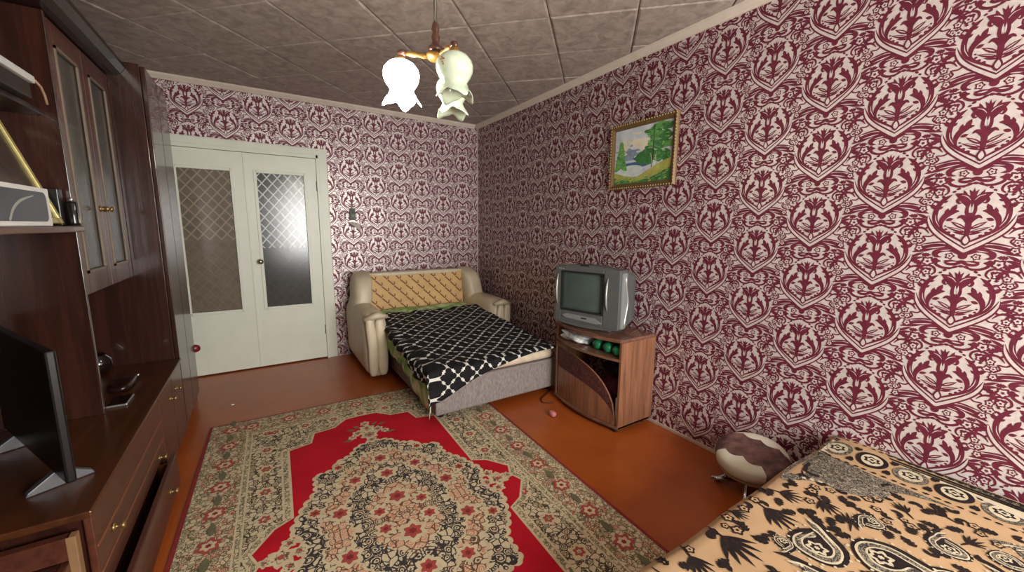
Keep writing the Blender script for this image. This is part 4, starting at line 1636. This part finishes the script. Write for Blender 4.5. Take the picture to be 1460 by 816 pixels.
    for kk, (f, mi, la) in enumerate(zip(d.f, d.mi, d.la)):
        pts = [d.v[q] for q in f]
        ar = sum(pts[i][0] * pts[(i + 1) % len(pts)][1] - pts[(i + 1) % len(pts)][0] * pts[i][1] for i in range(len(pts)))
        if ar < 0:
            pts = pts[::-1]
        mb.add([P(min(x, BX1), y, .0012 + .0003 * la + 6e-7 * kk) for x, y in pts], [tuple(range(len(pts)))], mi)
    mats = [M('spread_tan', (176, 142, 104), .85, var=.08, scale=8, bump=.15), ornament('spread_brown', [(0, lin((34, 26, 24))), (.6, lin((56, 42, 36))), (.85, lin((40, 30, 28)))], 90, False, .6, .9),
            ornament('spread_grey', [(0, lin((48, 42, 40))), (.35, lin((110, 102, 92))), (.6, lin((64, 58, 54))), (.85, lin((150, 138, 118)))], 75, False, .8, .9), M('spread_cream', (192, 178, 150), .85, var=.08, scale=40, bump=.15)]
    o = mb.build('bedspread', mats, None, loc=(1.49, -.35, BZ))
    tag(o, 'tan bedspread with dark leaves and paisleys covering the couch by the wall', 'bedspread')


bedspread()


# ================================================================== WALL UNIT
CHERRY = wood('cherry_dark', (40, 20, 14), (62, 33, 24), 'z', .7, .25, .3)
CHERRYH = wood('cherry_board', (60, 31, 14), (84, 45, 20), 'y', .7, .35, .15)
CHERRYF = wood('cherry_front', (68, 36, 25), (92, 50, 36), 'y', .8, .33, .2)
EDGE = M('edge_band', (136, 104, 72), .5)
BRASS = M('brass_old', (150, 124, 80), .35, .8)
DARKBACK = wood('cherry_back', (26, 12, 8), (40, 18, 12), 'z', .7, .4, .1)
FX = -.475


def wardrobe():
    y0, y1, zt = 3.05, 3.64, 2.2
    root = thing('wardrobe', 'tall polished cherry-brown wardrobe at the end of the wall unit by the door', 'wardrobe', (-.74, 3.32, 0))
    mb = MB()
    mb.box(XL + .01, FX - .022, y0, y1, .06, zt)
    mb.build('carcass', CHERRY, root, bevel=.003)
    MB().box(XL + .02, FX - .04, y0 + .01, y1 - .01, 0, .06).build('plinth', DARKBACK, root)
    ym = (y0 + y1) / 2
    for a, b, ky in ((y0 + .003, ym - .002, ym - .035), (ym + .002, y1 - .003, ym + .035)):
        dr = MB().box(FX - .021, FX, a, b, .08, zt - .01).build('wardrobe_door', CHERRY, root, bevel=.004)
    root2 = thing('brass_rod', 'thin brass rod with a dark red knob standing at the wardrobe edge', 'rod', (-.508, 3.69, 0))
    MB().tube([(-.5, 3.69, .9), (-.503, 3.69, .6), (-.508, 3.69, .0)], .006, 8).build('rod_shaft', BRASS, root2)
    MB().pillow((-.5, 3.69, .9), (.016, .016, .018), .9, .9, 14, 8).build('rod_finial', M('finial_dark', (84, 50, 36), .4), root2)
    MB().pillow((-.49, 3.685, .40), (.045, .028, .03), .8, .9, 18, 10).build('red_knob', M('red_knob', (122, 22, 26), .3), root2)
    MB().pillow((-.507, 3.69, .19), (.012, .012, .02), .9, .9, 12, 8).build('rod_tip', M('tip_white', (206, 202, 190), .5), root2)


wardrobe()


def knob(y, z, parent, x=FX):
    k = MB().lathe([(.013, 0), (.014, .004), (.006, .007), (.005, .016), (.012, .022), (.011, .03), (.002, .032)], (x, y, z), 14, axis='x')
    return k.build('knob', BRASS, parent)


# base units
def base_units():
    # door cabinet beside the wardrobe
    r = thing('base_cabinet', 'low cherry cabinet with two doors standing against the wardrobe side', 'cabinet', (-.74, 2.72, 0))
    MB().box(XL + .01, FX - .02, 2.44, 3.046, .06, .492).build('carcass', CHERRY, r)
    MB().box(XL + .03, FX - .05, 2.44, 3.04, 0, .06).build('plinth', DARKBACK, r)
    for a, b, ky in ((2.443, 2.742, 2.66), (2.746, 3.043, 2.82)):
        dr = MB().box(FX - .02, FX, a, b, .07, .488).build('cabinet_door', CHERRYF, r, bevel=.004)
        knob(ky, .40, dr)
    # chest of drawers, the lower drawer pulled out a little
    r = thing('drawer_chest', 'low cherry chest with grooved drawers under the flat screen television', 'drawers', (-.74, 1.98, 0))
    MB().box(XL + .01, FX - .022, 1.52, 2.436, .05, .492).build('carcass', CHERRY, r)
    MB().box(XL + .03, FX - .05, 1.54, 2.42, 0, .05).build('plinth', DARKBACK, r)
    up = MB().box(FX - .02, FX, 1.523, 2.433, .215, .488).build('drawer_front', CHERRYF, r, bevel=.004)
    for z in (.29, .38):
        MB().box(FX - .004, FX + .003, 1.53, 2.42, z, z + .006).build('groove_bead', M('bead_light', (132, 84, 58), .4), up)
    knob(2.30, .25, up)
    knob(1.66, .35, up)
    lo_ = MB().box(FX + .02, FX + .042, 1.523, 2.433, .03, .195).build('drawer_front', CHERRYF, r, bevel=.004)
    for yy in (1.56, 2.38):
        MB().box(FX - .3, FX + .02, yy, yy + .014, .05, .17).build('drawer_side', CHERRYH, lo_)
    MB().box(FX - .3, FX + .02, 1.57, 2.385, .045, .05).build('drawer_bottom', CHERRYH, lo_)
    knob(2.2, .12, lo_, FX + .042)
    # nearest unit with pale edge banding
    r = thing('end_cabinet', 'lower cherry cabinet with pale edged side nearest the camera', 'cabinet', (-.74, 1.2, 0))
    MB().box(XL + .01, FX - .06, .86, 1.515, .05, .40).build('carcass', CHERRY, r)
    MB().box(XL + .03, FX - .09, .88, 1.5, 0, .05).build('plinth', DARKBACK, r)
    s = MB().box(FX - .3, FX - .035, 1.47, 1.495, .402, .47).build('side_rail', CHERRYF, r)
    MB().box(FX - .06, FX - .04, .865, 1.51, .06, .395).build('cabinet_door', CHERRYF, r, bevel=.004)
    MB().box(FX - .041, FX - .02, 1.468, 1.496, .03, .47).build('edge_strip', EDGE, r, bevel=.002)
    # continuous worktop
    o = MB().box(XL + .01, FX + .008, 1.5, 3.045, .493, .515).build('worktop', CHERRYH, None, bevel=.004, loc=(-.74, 2.3, .493))
    tag(o, 'long brown worktop board running along the wall unit', 'worktop')


base_units()


def upper_units():
    UX = -.632
    # partition between the open niche and the glass cabinet
    o = MB().box(XL + .012, UX + .008, 2.285, 2.303, .5155, 2.118).build('partition_panel', [CHERRY], None, loc=(-.8, 2.294, .5155), bevel=.002)
    tag(o, 'tall dark partition board between the open niche and the glass cabinet', 'panel')
    r = thing('glass_cabinet', 'hanging cherry cabinet with two glazed doors beside the wardrobe', 'cabinet', (-.8, 2.67, 1.03))
    y0, y1, z0, z1 = 2.306, 3.046, 1.03, 2.115
    mb = MB()
    mb.box(XL + .012, UX - .022, y0, y0 + .018, z0, z1)
    mb.box(XL + .012, UX - .022, y1 - .018, y1, z0, z1)
    mb.box(XL + .012, UX - .022, y0, y1, z0, z0 + .018)
    mb.box(XL + .012, UX - .022, y0, y1, z1 - .018, z1)
    mb.box(XL + .012, XL + .02, y0, y1, z0, z1)
    mb.build('carcass', CHERRY, r)
    for z in (1.4, 1.75):
        MB().box(XL + .02, UX - .04, y0 + .018, y1 - .018, z, z + .014).build('inner_shelf', CHERRYH, r)
    GT = NT('cabinet_glass')
    nz = GT.noise(GT.co(), 6.0)
    GT.fin(GT.ramp(nz, [(.3, lin((84, 82, 74))), (.7, lin((104, 100, 92)))]), .14, 0, .7)
    GT.b.inputs['Alpha'].default_value = .62
    ym = (y0 + y1) / 2
    for a, b, ky in ((y0 + .002, ym - .002, ym - .03), (ym + .002, y1 - .002, ym + .03)):
        fw = .062
        mb = MB()
        xa, xb = UX - .02, UX
        mb.box(xa, xb, a, a + fw, z0 + .002, z1 - .002)
        mb.box(xa, xb, b - fw, b, z0 + .002, z1 - .002)
        mb.box(xa, xb, a + fw, b - fw, z0 + .002, z0 + .09)
        mb.box(xa, xb, a + fw, b - fw, z1 - .09, z1 - .002)
        dr = mb.build('glazed_door', CHERRYF, r, bevel=.003)
        MB().box(UX - .012, UX - .008, a + fw - .004, b - fw + .004, z0 + .086, z1 - .086).build('glass_pane', GT.mat, dr)
        mb = MB()
        q = .012
        ya, yb, za, zb = a + fw, b - fw, z0 + .09, z1 - .09
        for bx in ((ya, ya + q, za, zb), (yb - q, yb, za, zb), (ya, yb, za, za + q), (ya, yb, zb - q, zb)):
            mb.box(UX - .004, UX + .004, bx[0], bx[1], bx[2], bx[3])
        mb.build('glazing_bead', M('bead_grey', (122, 108, 94), .4), dr)
        MB().lathe([(.014, 0), (.013, .004), (.006, .007), (.006, .018), (.014, .026), (.002, .034)], (UX, ky, 1.4), 12, axis='x').build('knob', BRASS, dr)
    # cornice
    o = MB().prism([(XL + .012, 2.12), (-.60, 2.12), (-.575, 2.135), (-.555, 2.165), (-.555, 2.185), (XL + .012, 2.185)], .9, 3.046, 'y').build('unit_cornice', DARKBACK, None, loc=(-.8, 1.9, 2.12))
    tag(o, 'dark overhanging top board along the wall unit', 'cornice board')
    # back board of the open part
    o = MB().box(XL + .001, XL + .01, .9, 3.046, .52, 2.118).build('unit_back_board', DARKBACK, None, loc=(XL, 1.9, .52))
    tag(o, 'dark back board behind the open shelves of the wall unit', 'panel')
    # shelves of the open niche
    pts = [(XL + .012, .92), (-.60, .92)] + [(-.585, 1.2), (-.57, 1.8), (-.565, 2.05), (-.572, 2.18), (-.60, 2.25), (-.625, 2.283), (XL + .012, 2.283)]
    o = MB().prism(pts, 1.3, 1.322, 'z').build('niche_shelf', wood('shelf_board', (66, 36, 26), (92, 54, 38), 'y', .8, .35, .3), None, bevel=.004, loc=(-.8, 1.6, 1.3))
    tag(o, 'brown shelf with rounded front corner holding the boxes and frames', 'shelf')
    o = MB().box(XL + .012, -.66, .92, 2.283, 1.735, 1.755).build('niche_shelf', DARKBACK, None, bevel=.003, loc=(-.8, 1.6, 1.735))
    tag(o, 'dark upper shelf of the open niche under the cornice', 'shelf')
    o = MB().box(XL + .012, -.64, .9, .918, .41, 2.118).build('unit_end_board', CHERRY, None, loc=(-.8, .909, .41))
    tag(o, 'dark end board closing the wall unit near the camera', 'panel')
    # slim white device on the upper shelf
    r = thing('white_device', 'slim white edged box lying on the dark upper shelf', 'box', (-.72, 1.85, 1.7555))
    MB().box(-.80, -.632, 1.5, 2.11, 1.7555, 1.81).build('device_body', M('device_dark', (40, 34, 32), .5), r, bevel=.006)
    MB().box(-.81, -.622, 1.49, 2.12, 1.8105, 1.835).build('device_lid', M('device_white', (204, 204, 200), .45), r, bevel=.004)
    MB().tube([(-.625, 2.12, 1.825), (-.62, 2.15, 1.81), (-.618, 2.165, 1.785), (-.618, 2.175, 1.757)], .004, 8).build('device_lead', M('lead_tan', (150, 120, 96), .5), r)


upper_units()


# ---- things on the shelves
def shelf_things():
    ZS = 1.3225
    # white product box with a dark phone-like picture
    r = thing('white_box', 'long white box printed with a dark rounded picture on the niche shelf', 'box', (-.6, 1.68, ZS))
    mb = MB().box(-.622, -.578, 1.40, 1.93, ZS, ZS + .12)
    mb.build('box_body', M('carton_white', (214, 214, 208), .45, var=.03), r, bevel=.003)

    def rr(y0, y1, z0, z1, rad, x, n=6):
        pts = []
        for cy, cz, a0 in ((y1 - rad, z0 + rad, -90), (y1 - rad, z1 - rad, 0), (y0 + rad, z1 - rad, 90), (y0 + rad, z0 + rad, 180)):
            for k in range(n + 1):
                a = R(a0 + 90 * k / n)
                pts.append((x, cy + rad * math.cos(a), cz + rad * math.sin(a)))
        return pts
    pic = MB()
    p = rr(1.42, 1.905, ZS + .014, ZS + .106, .02, -.5775)
    pic.add(p, [tuple(range(len(p)))], 0)
    d = Draw()
    d.stroke([(1.66, ZS + .016), (1.69, ZS + .05), (1.74, ZS + .075), (1.82, ZS + .092)], [.01, .01, .008, .003], 0, 0, 4)
    for f in d.f:
        pic.add([(-.5772, d.v[q][0], d.v[q][1]) for q in f], [tuple(range(len(f)))], 1)
    pic.build('printed_picture', [M('print_slate', (48, 54, 62), .3, var=.3, scale=9), M('print_arc', (150, 152, 140), .4)], r)

    # gilt picture frame leaning back
    def leaning(name, label, cat, y0, y1, xb, lean, hh, fw, fm, pm, zb=ZS):
        r = thing(name, label, cat, (xb, (y0 + y1) / 2, zb))
        ca, sa = math.cos(lean), math.sin(lean)

        def T(u, v, o):   # u along y, v up the frame, o out of the face
            return (xb - sa * v + ca * o, u, zb + .0005 + ca * v + sa * o + .006)
        mb = MB()

        def slab(mb, u0, u1, v0, v1, o0, o1):
            mb.add([T(u0, v0, o0), T(u1, v0, o0), T(u1, v1, o0), T(u0, v1, o0), T(u0, v0, o1), T(u1, v0, o1), T(u1, v1, o1), T(u0, v1, o1)],
                   [(0, 3, 2, 1), (4, 5, 6, 7), (0, 1, 5, 4), (1, 2, 6, 5), (2, 3, 7, 6), (3, 0, 4, 7)])
        for a in ((y0, y0 + fw, 0, hh), (y1 - fw, y1, 0, hh), (y0 + fw, y1 - fw, 0, fw), (y0 + fw, y1 - fw, hh - fw, hh)):
            m2 = MB()
            slab(m2, *a, -.008, .008)
            m2.build('frame_bar', fm, r, bevel=.003)
        m3 = MB()
        slab(m3, y0 + fw * .9, y1 - fw * .9, fw * .9, hh - fw * .9, -.006, .0)
        m3.build('picture', pm, r)
        return r
    GF = M('gilt_pale', (206, 192, 126), .35, .4, scale=50)
    leaning('photo_frame', 'gilt photo frame leaning behind the white box', 'picture frame', 1.80, 2.205, -.637, R(18), .40, .022, GF, M('photo_dark', (62, 50, 42), .25, var=.6, scale=14))
    leaning('small_picture', 'glossy dark frame leaning beside the gilt photo frame', 'picture frame', 2.155, 2.25, -.745, R(10), .17, .008, M('frame_black', (22, 22, 24), .3), M('photo_blue', (120, 146, 160), .2, var=.4, scale=20))
    o = MB().box(-.73, -.642, 2.225, 2.268, ZS, ZS + .14).build('black_box', M('carton_black', (22, 20, 20), .3), None, bevel=.003, loc=(-.7, 2.25, ZS))
    tag(o, 'narrow black box standing at the end of the niche shelf', 'box')
    r = thing('perfume_bottle', 'small black bottle with silver clip at the shelf end', 'bottle', (-.61, 2.235, ZS))
    MB().lathe([(.002, 0), (.017, 0), (.018, .01), (.018, .085), (.014, .092), (.002, .093)], (-.612, 2.235, ZS), 18).build('bottle_body', M('bottle_black', (26, 24, 24), .15), r)
    MB().lathe([(.009, .092), (.009, .108), (.002, .109)], (-.612, 2.235, ZS), 12).build('bottle_cap', M('cap_silver', (190, 190, 190), .2, .9), r)
    MB().box(-.596, -.591, 2.222, 2.226, ZS + .01, ZS + .095).build('silver_clip', M('cap_silver', (190, 190, 190), .2, .9), r)
    # glossy figurine behind the photo frame
    o = MB().lathe([(.002, 0), (.03, 0), (.034, .03), (.02, .1), (.03, .17), (.036, .22), (.022, .27), (.002, .285)], (-.86, 2.2, ZS), 20).build('dark_vase', M('vase_black', (20, 18, 20), .08), None, loc=(-.86, 2.2, ZS))
    tag(o, 'slender glossy black vase behind the gilt photo frame', 'vase')

    ZW = .5155
    # flat screen television turned towards the sofa bed
    A, Bq = Vector((-.53, 1.61)), Vector((-.86, 2.20))
    ang = math.atan2((Bq - A).y, (Bq - A).x)
    w = (Bq - A).length
    r = thing('flat_television', 'black flat screen television turned away on the worktop in the niche', 'television', ((A.x + Bq.x) / 2, (A.y + Bq.y) / 2, ZW), ang)
    BKP = M('tv_black', (12, 12, 14), .35, var=.1)
    MB().box(-w / 2, w / 2, -.012, .012, .045, .455).build('panel', BKP, r, local=True, bevel=.006)
    MB().box(-w / 2 + .012, w / 2 - .012, -.0135, -.012, .06, .443).build('screen', M('tv_screen', (8, 8, 10), .08), r, local=True)
    for sx in (-1, 1):
        f = MB().prism([(-.075, 0), (.075, 0), (.07, .012), (.012, .05), (-.012, .05), (-.07, .012)], sx * (w / 2 - .12) - .012, sx * (w / 2 - .12) + .012, 'x')
        f.build('stand_foot', M('foot_silver', (104, 104, 106), .4, .5), r, local=True, bevel=.003)
    # small things on the worktop
    o = MB().lathe([(.002, 0), (.026, 0), (.05, .02), (.06, .05), (.055, .08), (.036, .1), (.032, .108), (.028, .1), (.002, .04)], (-.80, 2.94, ZW), 24).build('glass_bowl', M('bowl_dark', (26, 18, 16), .05, coat=.6), None, loc=(-.80, 2.94, ZW))
    tag(o, 'round dark glossy bowl on the worktop near the wardrobe side', 'bowl')
    r = thing('spectacle_case', 'long dark glossy case lying on the worktop', 'case', (-.62, 2.64, ZW))
    MB().pillow((-.64, 2.63, ZW + .018), (.045, .10, .018), .6, .5, 22, 10).build('case_body', M('case_dark', (36, 20, 18), .15), r)
    MB().pillow((-.60, 2.725, ZW + .024), (.008, .008, .007), .9, .9, 10, 6).build('case_clasp', M('cap_silver', (190, 190, 190), .2, .9), r)
    r = thing('mobile_phone', 'dark phone with bright edge lying on the worktop before the partition', 'phone', (-.60, 2.38, ZW))
    MB().box(-.635, -.565, 2.345, 2.47, ZW, ZW + .009).build('phone_body', M('phone_silver', (170, 166, 160), .25, .6), r, bevel=.003)
    MB().box(-.631, -.569, 2.349, 2.466, ZW + .009, ZW + .0105).build('phone_screen', M('tv_screen', (8, 8, 10), .08), r)
    o = MB().add([(-.86, 2.78, ZW), (-.86, 2.88, ZW), (-.93, 2.88, ZW + .11), (-.93, 2.78, ZW + .11), (-.864, 2.78, ZW), (-.864, 2.88, ZW), (-.934, 2.88, ZW + .11), (-.934, 2.78, ZW + .11)],
                 [(0, 1, 2, 3), (7, 6, 5, 4), (0, 4, 5, 1), (1, 5, 6, 2), (2, 6, 7, 3), (3, 7, 4, 0)]).build('leaning_card', M('card_brown', (110, 84, 66), .5), None, loc=(-.9, 2.83, ZW))
    tag(o, 'small brown card leaning beside the dark bowl', 'card')


shelf_things()
# white crumb on the floor near the door
tag(MB().pillow((-.265, 3.42, .005), (.012, .008, .005), .9, .9, 10, 6).build('paper_scrap', M('scrap_white', (226, 214, 196), .7), None, loc=(-.265, 3.42, 0)),
    'tiny white scrap on the brown floor before the door', 'scrap')
